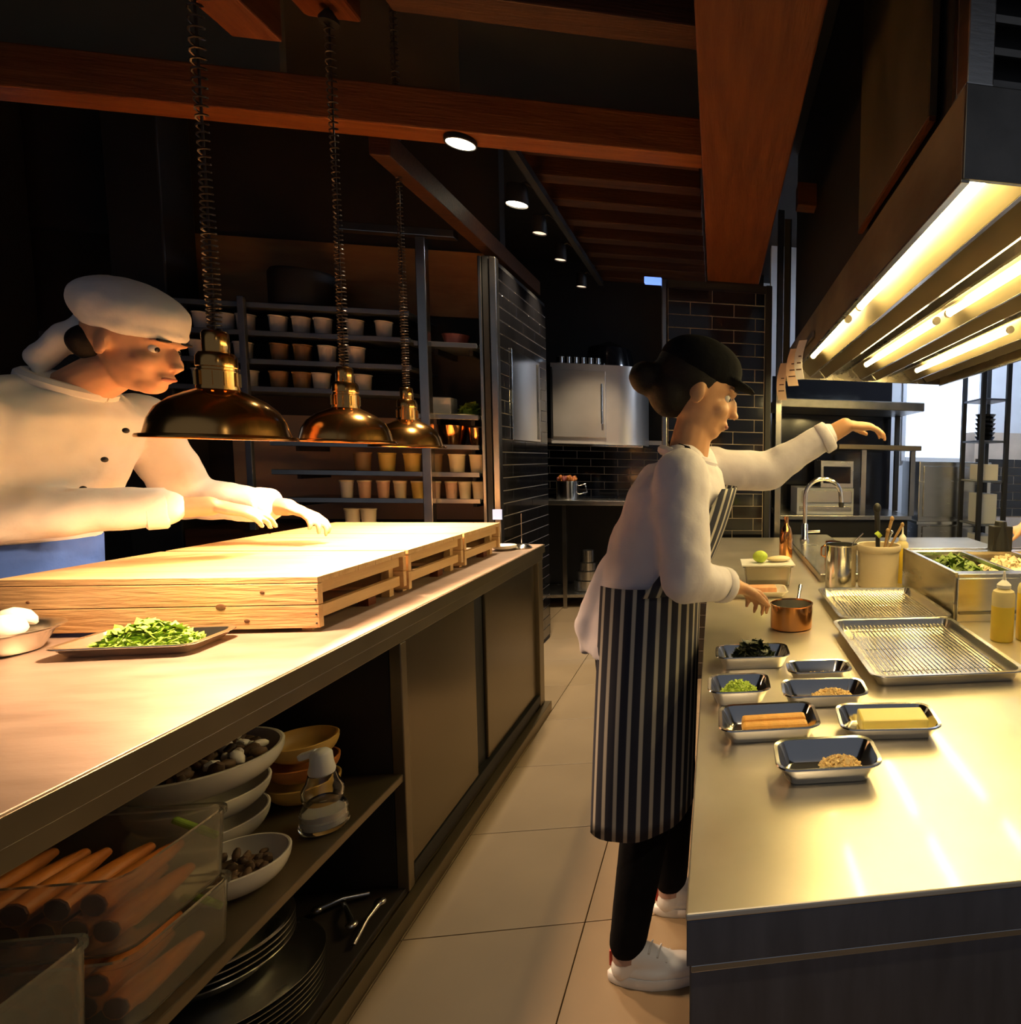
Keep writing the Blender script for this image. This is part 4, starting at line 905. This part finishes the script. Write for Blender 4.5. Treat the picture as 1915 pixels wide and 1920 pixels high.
# big blue-grey steel box right of the station
t = thing('steel_fridge', 'pale blue-grey steel cabinet below the far glowing pane', 'fridge', (2.05, 5.3, 0))
MB().box(1.72, 2.38, 5.06, 5.55, .0, 1.46).build('body', M['steel'], t, bevel=.008)
MB().box(1.76, 2.34, 5.045, 5.059, .98, 1.42).build('door', M['steel'], t, bevel=.004)
MB().box(1.76, 2.34, 5.045, 5.059, .08, .90).build('door', M['steel'], t, bevel=.004)
MB().box(1.70, 2.40, 5.03, 5.56, .915, .945).build('trim', M['steel_bright'], t, bevel=.003)
# open rack with dark uprights
t = thing('open_rack', 'open black-posted rack standing at the far right', 'rack', (2.16, 4.75, 0))
for x in (2.05, 2.26):
    for y in (4.58, 4.95): MB().box(x, x + .035, y, y + .035, 0, 2.35).build('post', M['black'], t, bevel=.002)
for z in (.55, .95, 1.30, 1.62, 1.95): MB().box(2.055, 2.29, 4.60, 4.97, z, z + .015).build('shelf', M['shelf_metal'], t, bevel=.002)
for k, (z, h, mm, lab) in enumerate(((1.3155, .13, 'white_plastic', 'white box on the middle of the open rack'), (1.6355, .26, 'black', 'stack of dark pans near the top of the open rack'), (.9655, .24, 'wall_cool', 'pale carton low on the open rack'), (.5655, .30, 'wall_cool', 'grey carton on the bottom of the open rack'))):
    if k == 1:
        for q in range(6):
            place(MB().lathe([(.06, 0), (.082, .03), (.084, .034), (.078, .034), (.058, .006), (.001, .005)], 24, cap0=True), 'dark_pan', M['black_gloss'], 'dark pan in the nested stack on the open rack, %s from the bottom' % ORD[q], 'pan', (2.17, 4.77, z + q * .036), 0, 40, 'nested dark pans on the rack')
    else:
        place(MB().box(-.07, .07, -.12, .12, 0, h), 'rack_carton', M[mm], lab, 'box', (2.175, 4.77, z), 0, None, bevel=.004)

t = thing('fill_panel', 'added cool white fill light panel, unseen above the far right rack', 'light', (2.3, 4.7, 3.39))  # fill panel added out of view to bring cool light to the back
MB().box(1.95, 2.65, 4.45, 4.95, 3.415, 3.449).build('frame', M['white_plastic'], t, bevel=.004)
MB().box(1.98, 2.62, 4.48, 4.92, 3.408, 3.4145).build('diffuser', M['panel_glow'], t)

# ================================================================ PEOPLE
def remeshed(mb, voxel, it=6):
    me = bpy.data.meshes.new('tmp'); me.from_pydata(mb.v, [], mb.f); me.update()
    o = bpy.data.objects.new('tmp', me); COL.objects.link(o)
    r = o.modifiers.new('r', 'REMESH'); r.mode = 'VOXEL'; r.voxel_size = voxel
    if it: s = o.modifiers.new('s', 'SMOOTH'); s.factor = .5; s.iterations = it
    dg = bpy.context.evaluated_depsgraph_get(); dg.update()
    ev = bpy.data.meshes.new_from_object(o.evaluated_get(dg))
    out = MB(); out.v = [v.co.copy() for v in ev.vertices]; out.f = [tuple(p.vertices) for p in ev.polygons]; out.mi = [0] * len(out.f)
    bpy.data.objects.remove(o); bpy.data.meshes.remove(me); bpy.data.meshes.remove(ev)
    return out
def limb(mb, pts, rs, n=14):
    pts = [Vector(p) for p in pts]; P = []; R = []
    for i in range(len(pts) - 1):
        for k in range(5):
            t = k / 5; P.append(pts[i].lerp(pts[i + 1], t)); R.append(rs[i] + (rs[i + 1] - rs[i]) * t)
    P.append(pts[-1]); R.append(rs[-1])
    mb.tube(P, R, n)
    for p, r in zip(pts, rs): mb.ell(p, (r, r, r), nu=12, nv=8)
def torso(mb, secs, f, n=22):
    f = Vector(f).normalized(); s = Vector((0, 0, 1)).cross(f); rings = []
    for c, w, d in secs:
        rings.append([Vector(c) + s * (w * math.cos(2 * PI * i / n)) + f * (-d * math.sin(2 * PI * i / n)) for i in range(n)])
    mb.loft(rings[::1])
def frame(f, up=(0, 0, 1)):
    f = Vector(f).normalized(); s = Vector(up).cross(f).normalized(); u = f.cross(s)
    return Matrix((f, s, u)).transposed()
def head(mb, c, f, up, k):
    Rm = frame(f, up); E3 = Rm.to_euler(); c = Vector(c)
    def e(p, r, rr=(0, 0, 0)): mb.ell(c + Rm @ Vector(p) * k, Vector(r) * k, (Rm @ Euler(rr).to_matrix()).to_euler(), 16, 11)
    e((-.012, 0, .030), (.100, .077, .093)); e((.018, 0, -.032), (.074, .062, .088)); e((.048, 0, -.092), (.034, .038, .028))
    e((.094, 0, -.018), (.016, .012, .030), (0, -.25, 0)); e((.106, 0, -.036), (.013, .015, .011)); e((.078, 0, .022), (.020, .052, .012))
    e((.058, .034, -.034), (.028, .028, .026)); e((.058, -.034, -.034), (.028, .028, .026))
    e((.086, 0, -.066), (.012, .024, .008)); e((.084, 0, -.077), (.011, .021, .008))
    for s in (-1, 1): e((-.008, s * .076, -.012), (.020, .009, .032), (0, 0, s * .3))
    return Rm
def hand(mb, w, d, nrm, thumb, curl=.5, k=1., spread=.10):
    """palm with four unequal bent fingers and a side thumb; nrm points to the back of the hand, fingers curl away from it"""
    d = Vector(d).normalized(); nrm = Vector(nrm); nrm = (nrm - d * nrm.dot(d)).normalized(); s = d.cross(nrm) * thumb
    w = Vector(w)
    Rm = Matrix((d, s, nrm)).transposed()
    mb.ell(w + d * .048 * k, Vector((.052, .040, .015)) * k, Rm.to_euler(), 14, 10)
    mb.ell(w + d * .022 * k + s * .014 * k, Vector((.034, .024, .018)) * k, Rm.to_euler(), 12, 9)
    mb.ell(w + d * .075 * k, Vector((.020, .040, .012)) * k, Rm.to_euler(), 12, 9)
    for i, (off, L) in enumerate(((.029, .072), (.0095, .080), (-.010, .074), (-.029, .058))):
        p = w + d * (.080 - .004 * abs(i - 1)) * k + s * off * k; a = (1.5 - i) * spread; ang = .15 * curl
        pts = [p - d * .015 * k, p]
        for seg, fr in enumerate((.46, .30, .24)):
            ang += curl * (.45 + .25 * seg)
            dr = (d * math.cos(ang) - nrm * math.sin(ang)) + s * math.sin(a) * math.cos(ang)
            p = p + dr.normalized() * L * fr * k; pts.append(p)
        limb(mb, pts, [.0095 * k, .0095 * k, .0088 * k, .0080 * k, .0068 * k], 9)
    p = w + d * .020 * k + s * .026 * k; t1 = (s * .75 + d * .75 - nrm * .35).normalized(); t2 = (s * .25 + d * 1.0 - nrm * .45).normalized()
    limb(mb, [p, p + t1 * .036 * k, p + t1 * .036 * k + t2 * .030 * k, p + t1 * .036 * k + t2 * .052 * k], [.014 * k, .0115 * k, .0100 * k, .0078 * k], 9)
def eyes(c, Rm, k, parent, z=.0, mt='iris'):
    for s in (-1, 1):
        p = Vector(c) + Rm @ Vector((.0690, s * .030, z)) * k
        e = MB().ell(p, Vector((.0120,) * 3) * k).build('eye', M['eye'], parent, smooth=True)
        MB().ell(p + Rm @ Vector((.0085, 0, 0)) * k, Vector((.0050, .0075, .0070)) * k).build('iris', M['iris'], e, smooth=True)
        MB().obox(Vector(c) + Rm @ Vector((.090, s * .030, z + .026)) * k, Vector((.010, .034, .006)) * k, Rm.to_euler()).build('eyebrow', M['hair'], parent, bevel=.002)
    MB().ell(Vector(c) + Rm @ Vector((.092, 0, -.0715)) * k, Vector((.0075, .022, .0065)) * k, Rm.to_euler()).build('lips', M['lip'], parent, smooth=True)
def shoe(ankle, f, parent, L=.265, mt='sneaker'):
    """low sneaker: sole, upper, tongue, laces, heel tab"""
    f = Vector((f[0], f[1], 0)).normalized(); s = Vector((-f.y, f.x, 0)); a = Vector((ankle[0], ankle[1], 0)) - f * .055
    def outline(z, k, n=20):
        pts = []
        for i in range(n):
            t = 2 * PI * i / n; u = math.cos(t); v = math.sin(t)
            x = L * .5 + u * L * .5 * k; wdt = (.047 - .012 * max(0, -u)) * k
            pts.append(a + f * x + s * (v * wdt) + Vector((0, 0, z)))
        return pts
    so = MB().loft([outline(0.0005, .96), outline(.006, 1.0), outline(.026, 1.0), outline(.029, .97)]).build('sole', M['sole'], parent, smooth=50)
    mb = MB()
    rings = [outline(.027, .95), outline(.045, .93), ]
    mb.loft(rings)
    mb.ell(a + f * L * .72 + Vector((0, 0, .040)), (L * .24, .040, .030), (0, 0, math.atan2(f.y, f.x)))
    limb(mb, [a + f * .05 + Vector((0, 0, .045)), a + f * .06 + Vector((0, 0, .085))], [.040, .038])
    limb(mb, [a + f * .08 + Vector((0, 0, .075)), a + f * L * .62 + Vector((0, 0, .048))], [.036, .030])
    up = remeshed(mb, .006, 5).build('upper', M[mt], parent, smooth=True)
    for k in range(4):
        c = a + f * (L * (.36 + .09 * k)) + Vector((0, 0, .112 - .0115 * k - (.004 if k > 2 else 0)))
        MB().tube([c - s * .024 - Vector((0, 0, .008)), c, c + s * .024 - Vector((0, 0, .008))], .003, 6).build('lace', M['sole'], up)
    MB().obox(a + f * .014 + Vector((0, 0, .070)), (.012, .022, .045), (0, 0, math.atan2(f.y, f.x))).build('heel_tab', M['red_trim'], up, bevel=.003)

def folds(o, strength, size):
    tx = bpy.data.textures.new('folds', 'CLOUDS'); tx.noise_scale = size; tx.noise_depth = 2
    d = o.modifiers.new('folds', 'DISPLACE'); d.texture = tx; d.strength = strength; d.mid_level = .45; d.texture_coords = 'LOCAL'
    return o
# ---------------- cook at the right counter, facing right, reaching over the worktop
def cook_right():
    f = Vector((1, .08, 0)).normalized(); fh = Vector((1, .10, -.28)).normalized(); hc = Vector((-.045, 1.745, 1.632)); k = 1.02
    LS, LE, LW = V(-.055, 1.905, 1.415), V(.165, 1.945, 1.415), V(.405, 1.93, 1.560)
    RS, RE, RW = V(-.085, 1.585, 1.405), V(-.075, 1.535, 1.150), V(.050, 1.700, 1.095)
    ld = V(.19, .01, .005); rd = V(.10, .09, -.05)
    secs = [(V(-.205, 1.745, .84), .150, .112), (V(-.21, 1.745, .93), .166, .118), (V(-.202, 1.745, 1.02), .155, .106), (V(-.175, 1.745, 1.12), .150, .102), (V(-.130, 1.745, 1.25), .168, .115), (V(-.100, 1.745, 1.36), .165, .108), (V(-.085, 1.745, 1.43), .11, .075)]
    mb = MB(); torso(mb, secs, f)
    limb(mb, [(-.085, 1.745, 1.42), (-.062, 1.745, 1.53)], [.058, .052])
    Rm = head(mb, hc, fh, (0, 0, 1), k)
    limb(mb, [LS, LE, LW], [.052, .042, .027]); limb(mb, [RS, RE, RW], [.052, .042, .027])
    hand(mb, LW, ld, (0, -.15, 1), -1, .55, 1.0); hand(mb, RW, rd, (-.2, -.1, 1), 1, .75, 1.0)
    limb(mb, [(-.205, 1.66, .90), (-.175, 1.650, .50), (-.235, 1.655, .10)], [.088, .055, .036])
    limb(mb, [(-.205, 1.83, .90), (-.125, 1.870, .50), (-.135, 1.900, .10)], [.088, .055, .036])
    body = remeshed(mb, .0055, 4).build('person', M['skin2'], origin=(-.2, 1.75, 0), smooth=True)
    tag(body, 'person in pale shirt and striped apron leaning over the right worktop, reaching right', 'person')
    eyes(hc, Rm, k, body)
    # shirt
    mb = MB(); torso(mb, [(c + V(-.004, 0, 0), w * 1.10 + .012, d * 1.10 + .014) for c, w, d in secs[1:]], f)
    limb(mb, [LS, LE, LW.lerp(LE, .25)], [.070, .060, .046]); limb(mb, [RS, RE, RW.lerp(RE, .30)], [.070, .062, .046])
    limb(mb, [LS + V(0, -.1, .02), V(-.085, 1.745, 1.42), RS + V(0, .1, .02)], [.06, .07, .06])
    # loose shirt tail behind the waist
    limb(mb, [(-.270, 1.72, 1.14), (-.325, 1.70, .99), (-.345, 1.70, .93)], [.045, .050, .020]); limb(mb, [(-.26, 1.80, 1.12), (-.315, 1.79, .97)], [.05, .045])
    folds(remeshed(mb, .010, 8).build('shirt', M['lilac_cloth'], body, smooth=True), .022, .11)
    MB().tube([V(-.078, 1.745, 1.452) + V(.068 * math.cos(2 * PI * i / 24), .070 * math.sin(2 * PI * i / 24), .018 * -math.cos(2 * PI * i / 24)) for i in range(25)], .014, 8).build('collar', M['lilac_cloth'], body, smooth=True)
    for wv, el in ((LW, LE), (RW, RE)):
        c = wv.lerp(el, .26); dd = (wv - el).normalized()
        MB().lathe([(.046, -.018), (.050, -.014), (.049, .014), (.044, .018), (.036, .016)], 20, c, False, False, dd).build('cuff', M['lilac_cloth'], body, smooth=50)
    # trousers
    mb = MB(); torso(mb, [(V(-.205, 1.745, .80), .150, .115), (V(-.205, 1.745, .93), .172, .125), (V(-.200, 1.745, 1.0), .165, .118)], f)
    limb(mb, [(-.205, 1.665, .86), (-.175, 1.650, .50), (-.232, 1.655, .115)], [.098, .070, .052]); limb(mb, [(-.205, 1.825, .86), (-.125, 1.870, .50), (-.133, 1.90, .115)], [.098, .070, .052])
    remeshed(mb, .010, 6).build('trousers', M['black_cloth'], body, smooth=True)
    for ax, ay in ((-.235, 1.655), (-.135, 1.90)): MB().cyl((ax, ay, .07), (ax, ay, .125), .040, .040, 16).build('sock', M['sock'], body, smooth=40)
    shoe((-.235, 1.655), (1, -.12), body); shoe((-.135, 1.900), (1, .05), body)
    # apron skirt wrapping the front and sides, bib and strings
    mb = MB(); nu, nv = 96, 16; vals = []
    vs = []; fs = []
    for j in range(nv + 1):
        t = j / nv; z = 1.12 - .65 * t; cx = -.186 - .026 * t
        w = .190 + .018 * math.sin(t * PI) + .012 * t; d = .143 + .006 * t
        for i in range(nu + 1):
            a = -2.35 + 4.7 * i / nu; fold = 1 + .012 * math.sin(a * 9 + t * 2) * t
            vs.append(V(cx + d * math.cos(a) * fold, 1.745 + w * math.sin(a) * fold, z)); vals.append(a * .17 / .034)
    for j in range(nv):
        for i in range(nu): fs.append((j * (nu + 1) + i, j * (nu + 1) + i + 1, (j + 1) * (nu + 1) + i + 1, (j + 1) * (nu + 1) + i))
    mb.add(vs, fs); mb.attr['stripe'] = vals
    ap = mb.build('apron', M['stripe'], body, smooth=60); sm = ap.modifiers.new('thick', 'SOLIDIFY'); sm.thickness = .003
    mb = MB(); vs = []; fs = []; vals = []; nu = 30
    for j in range(11):
        t = j / 10; z = 1.10 + .27 * t; cx = -.190 + .090 * t; d = .150 + .010 * t + .010 * math.sin(PI * t); aw = 1.5 - .75 * t
        for i in range(nu + 1):
            a = -aw + 2 * aw * i / nu; vs.append(V(cx + d * math.cos(a), 1.745 + (.206) * math.sin(a), z)); vals.append(a * .17 / .034)
    for j in range(10):
        for i in range(nu): fs.append((j * (nu + 1) + i, j * (nu + 1) + i + 1, (j + 1) * (nu + 1) + i + 1, (j + 1) * (nu + 1) + i))
    mb.add(vs, fs); mb.attr['stripe'] = vals
    b = mb.build('bib', M['stripe'], ap, smooth=60); sm = b.modifiers.new('thick', 'SOLIDIFY'); sm.thickness = .003
    MB().tube([(-.02, 1.62, 1.37), (-.075, 1.665, 1.475), (-.125, 1.745, 1.49), (-.075, 1.825, 1.475), (-.02, 1.87, 1.37)], .007, 6).build('neck_strap', M['black_cloth'], ap)
    # hair, bun and cap
    mb = MB(); c = hc
    mb.ell(c + Rm @ V(-.028, 0, .040) * k, V(.103, .086, .096) * k, Rm.to_euler(), 18, 12); mb.ell(c + Rm @ V(-.070, 0, -.025) * k, V(.062, .074, .070) * k, Rm.to_euler(), 14, 10)
    mb.ell(c + Rm @ V(-.140, 0, -.010) * k, V(.048, .048, .046) * k, Rm.to_euler(), 14, 10)
    remeshed(mb, .008, 4).build('hair', M['hair'], body, smooth=True)
    mb = MB(); R2 = Rm.to_euler()
    mb.ell(c + Rm @ V(-.014, 0, .070) * k, V(.112, .092, .075) * k, R2, 20, 12)
    mb.ell(c + Rm @ V(.075, 0, .052) * k, V(.075, .070, .010) * k, (Rm @ Euler((0, .18, 0)).to_matrix()).to_euler(), 18, 8)
    remeshed(mb, .007, 4).build('cap', M['black_cloth'], body, smooth=True)
cook_right()

# ---------------- chef behind the crates, facing right, both hands over the boards
def chef_left():
    f = Vector((1, -.12, 0)).normalized(); fh = Vector((1, -.05, -.22)).normalized(); hc = Vector((-1.700, 2.16, 1.752)); k = 1.14
    RS, RE, RW = V(-1.945, 1.925, 1.545), V(-1.965, 1.950, 1.255), V(-1.590, 2.235, 1.265)
    LS, LE, LW = V(-1.900, 2.405, 1.545), V(-1.880, 2.560, 1.265), V(-1.545, 2.520, 1.240)
    secs = [(V(-2.12, 2.16, .90), .165, .13), (V(-2.12, 2.16, 1.0), .185, .145), (V(-2.09, 2.16, 1.12), .178, .140), (V(-2.03, 2.16, 1.27), .185, .140), (V(-1.97, 2.16, 1.42), .200, .138), (V(-1.925, 2.16, 1.53), .190, .118), (V(-1.90, 2.16, 1.60), .11, .08)]
    mb = MB(); torso(mb, secs, f)
    limb(mb, [(-1.90, 2.16, 1.58), (-1.775, 2.16, 1.665)], [.066, .060])
    Rm = head(mb, hc, fh, (0, 0, 1), k)
    limb(mb, [RS, RE, RW], [.058, .048, .032]); limb(mb, [LS, LE, LW], [.058, .048, .032])
    hand(mb, RW, V(.19, .10, -.045), (0, -.2, 1), -1, .45, 1.15); hand(mb, LW, V(.18, -.02, -.060), (0, .1, 1), 1, .6, 1.12) if False else hand(mb, LW, V(.18, -.02, -.060), (0, .1, 1), -1, .6, 1.12)
    limb(mb, [(-2.10, 2.07, .95), (-2.10, 2.06, .52), (-2.14, 2.06, .08)], [.10, .062, .042]); limb(mb, [(-2.10, 2.25, .95), (-2.10, 2.26, .52), (-2.14, 2.27, .08)], [.10, .062, .042])
    body = remeshed(mb, .006, 4).build('person', M['skin'], origin=(-2.1, 2.16, 0), smooth=True)
    tag(body, 'person in white jacket and white cap working at the crates under the copper lamps', 'person')
    eyes(hc, Rm, k, body)
    mb = MB(); torso(mb, [(c + V(-.004, 0, 0), w * 1.12 + .015, d * 1.14 + .018) for c, w, d in secs[1:]], f)
    limb(mb, [RS, RE, RW.lerp(RE, .22)], [.084, .078, .060]); limb(mb, [LS, LE, LW.lerp(LE, .22)], [.084, .078, .060])
    limb(mb, [LS + V(0, -.12, .02), V(-1.905, 2.16, 1.585), RS + V(0, .12, .02)], [.07, .085, .07])
    folds(remeshed(mb, .010, 8).build('jacket', M['white_cloth'], body, smooth=True), .024, .13)
    MB().tube([V(-1.875, 2.16, 1.625) + V(.080 * math.cos(2 * PI * i / 24), .084 * math.sin(2 * PI * i / 24), -.030 * math.cos(2 * PI * i / 24)) for i in range(25)], .020, 8).build('collar', M['white_cloth'], body, smooth=True)
    for wv, el in ((LW, LE), (RW, RE)):
        c = wv.lerp(el, .24); dd = (wv - el).normalized()
        MB().lathe([(.058, -.025), (.064, -.02), (.063, .02), (.056, .026), (.044, .022)], 22, c, False, False, dd).build('cuff', M['white_cloth'], body, smooth=50)
    for kx in range(4):
        zz = 1.24 + .085 * kx; cx = -1.865 + .058 * kx
        MB().ell((cx, 2.10, zz), (.008, .008, .008)).build('button', M['black'], body, smooth=True)
    mb = MB(); torso(mb, [(V(-2.10, 2.16, .84), .17, .14), (V(-2.10, 2.16, 1.0), .195, .155)], f)
    limb(mb, [(-2.10, 2.07, .92), (-2.10, 2.06, .52), (-2.14, 2.06, .09)], [.11, .08, .062]); limb(mb, [(-2.10, 2.25, .92), (-2.10, 2.26, .52), (-2.14, 2.27, .09)], [.11, .08, .062])
    remeshed(mb, .012, 6).build('trousers', M['black_cloth'], body, smooth=True)
    shoe((-2.14, 2.06), (1, 0), body, .28, 'black_cloth'); shoe((-2.14, 2.27), (1, 0), body, .28, 'black_cloth')
    # blue apron round the waist
    mb = MB(); vs = []; fs = []; nu, nv = 60, 12
    for j in range(nv + 1):
        t = j / nv; z = 1.17 - .62 * t; cx = -2.085 - .04 * t
        for i in range(nu + 1):
            a = -2.5 + 5.0 * i / nu; fold = 1 + .015 * math.sin(a * 8) * t
            vs.append(V(cx + (.188 + .01 * t) * math.cos(a) * fold, 2.16 + (.226 + .012 * t) * math.sin(a) * fold, z))
    for j in range(nv):
        for i in range(nu): fs.append((j * (nu + 1) + i, j * (nu + 1) + i + 1, (j + 1) * (nu + 1) + i + 1, (j + 1) * (nu + 1) + i))
    ap = mb.add(vs, fs).build('apron', M['blue_cloth'], body, smooth=60); sm = ap.modifiers.new('thick', 'SOLIDIFY'); sm.thickness = .003
    # white cap with a band and a knotted tail
    R2 = Rm.to_euler(); mb = MB(); c = hc
    mb.ell(c + Rm @ V(-.020, 0, .078) * k, V(.122, .098, .082) * k, (Rm @ Euler((0, .12, 0)).to_matrix()).to_euler(), 20, 12); mb.ell(c + Rm @ V(-.060, 0, .088) * k, V(.078, .088, .070) * k, R2, 18, 12)
    mb.ell(c + Rm @ V(-.008, 0, .042) * k, V(.112, .091, .038) * k, R2, 22, 8)
    limb(mb, [c + Rm @ V(-.10, 0, .02) * k, c + Rm @ V(-.150, .0, -.035) * k, c + Rm @ V(-.225, .01, -.080) * k], [.040 * k, .032 * k, .010 * k])
    limb(mb, [c + Rm @ V(-.13, -.02, -.01) * k, c + Rm @ V(-.165, -.04, -.085) * k, c + Rm @ V(-.155, -.05, -.12) * k], [.030 * k, .030 * k, .012 * k])
    folds(remeshed(mb, .008, 5).build('cap', M['cap_cloth'], body, smooth=True), .010, .07)
    mb = MB(); mb.ell(c + Rm @ V(-.075, 0, -.020) * k, V(.046, .078, .052) * k, R2, 14, 10)
    remeshed(mb, .009, 3).build('hair', M['hair'], body, smooth=True)
chef_left()

# ---------------- helper at the right frame edge: only a bare forearm is in view
def helper_right():
    f = Vector((-1, 0, 0)); hc = Vector((1.985, 2.62, 1.66)); k = 1.0
    RS, RE, RW = V(2.02, 2.80, 1.40), V(1.84, 2.86, 1.16), V(1.72, 2.70, 1.08)
    LS, LE, LW = V(2.02, 2.44, 1.40), V(1.66, 2.50, 1.245), V(1.400, 2.60, 1.165)
    secs = [(V(2.06, 2.62, .86), .155, .12), (V(2.06, 2.62, .96), .17, .13), (V(2.06, 2.62, 1.10), .15, .11), (V(2.05, 2.62, 1.26), .17, .12), (V(2.04, 2.62, 1.38), .17, .11), (V(2.03, 2.62, 1.45), .10, .075)]
    mb = MB(); torso(mb, secs, f); limb(mb, [(2.03, 2.62, 1.44), (2.00, 2.62, 1.55)], [.058, .054])
    Rm = head(mb, hc, (-1, 0, -.2), (0, 0, 1), k)
    limb(mb, [RS, RE, RW], [.052, .042, .028]); limb(mb, [LS, LE, LW], [.052, .046, .032])
    hand(mb, RW, V(-.1, -.1, -.05), (0, 0, 1), 1, .6); hand(mb, LW, V(-.17, .03, -.05), (0, 0, 1), -1, .6, 1.05)
    for y in (2.54, 2.70): limb(mb, [(2.06, y, .92), (2.05, y, .5), (2.09, y, .08)], [.09, .056, .038])
    body = remeshed(mb, .008, 4).build('person', M['skin2'], origin=(2.06, 2.62, 0), smooth=True)
    tag(body, 'person at the right frame edge, only a bare forearm over the well in view', 'person')
    eyes(hc, Rm, k, body)
    mb = MB(); torso(mb, [(c, w * 1.1 + .012, d * 1.1 + .014) for c, w, d in secs[1:]], f)
    limb(mb, [RS, RE.lerp(RS, .3)], [.07, .062]); limb(mb, [LS, LE.lerp(LS, .3)], [.07, .062]); limb(mb, [LS + V(0, .1, .02), V(2.03, 2.62, 1.43), RS + V(0, -.1, .02)], [.06, .07, .06])
    remeshed(mb, .012, 6).build('shirt', M['white_cloth'], body, smooth=True)
    mb = MB(); torso(mb, [(V(2.06, 2.62, .82), .155, .125), (V(2.06, 2.62, .98), .178, .14)], f)
    for y in (2.54, 2.70): limb(mb, [(2.06, y, .88), (2.05, y, .5), (2.09, y, .10)], [.10, .072, .055])
    remeshed(mb, .012, 6).build('trousers', M['black_cloth'], body, smooth=True)
    shoe((2.09, 2.54), (-1, 0), body); shoe((2.09, 2.70), (-1, 0), body)
    mb = MB(); mb.ell(hc + Rm @ V(-.024, 0, .042), (.104, .086, .094), Rm.to_euler(), 18, 12)
    remeshed(mb, .009, 3).build('hair', M['hair'], body, smooth=True)
helper_right()
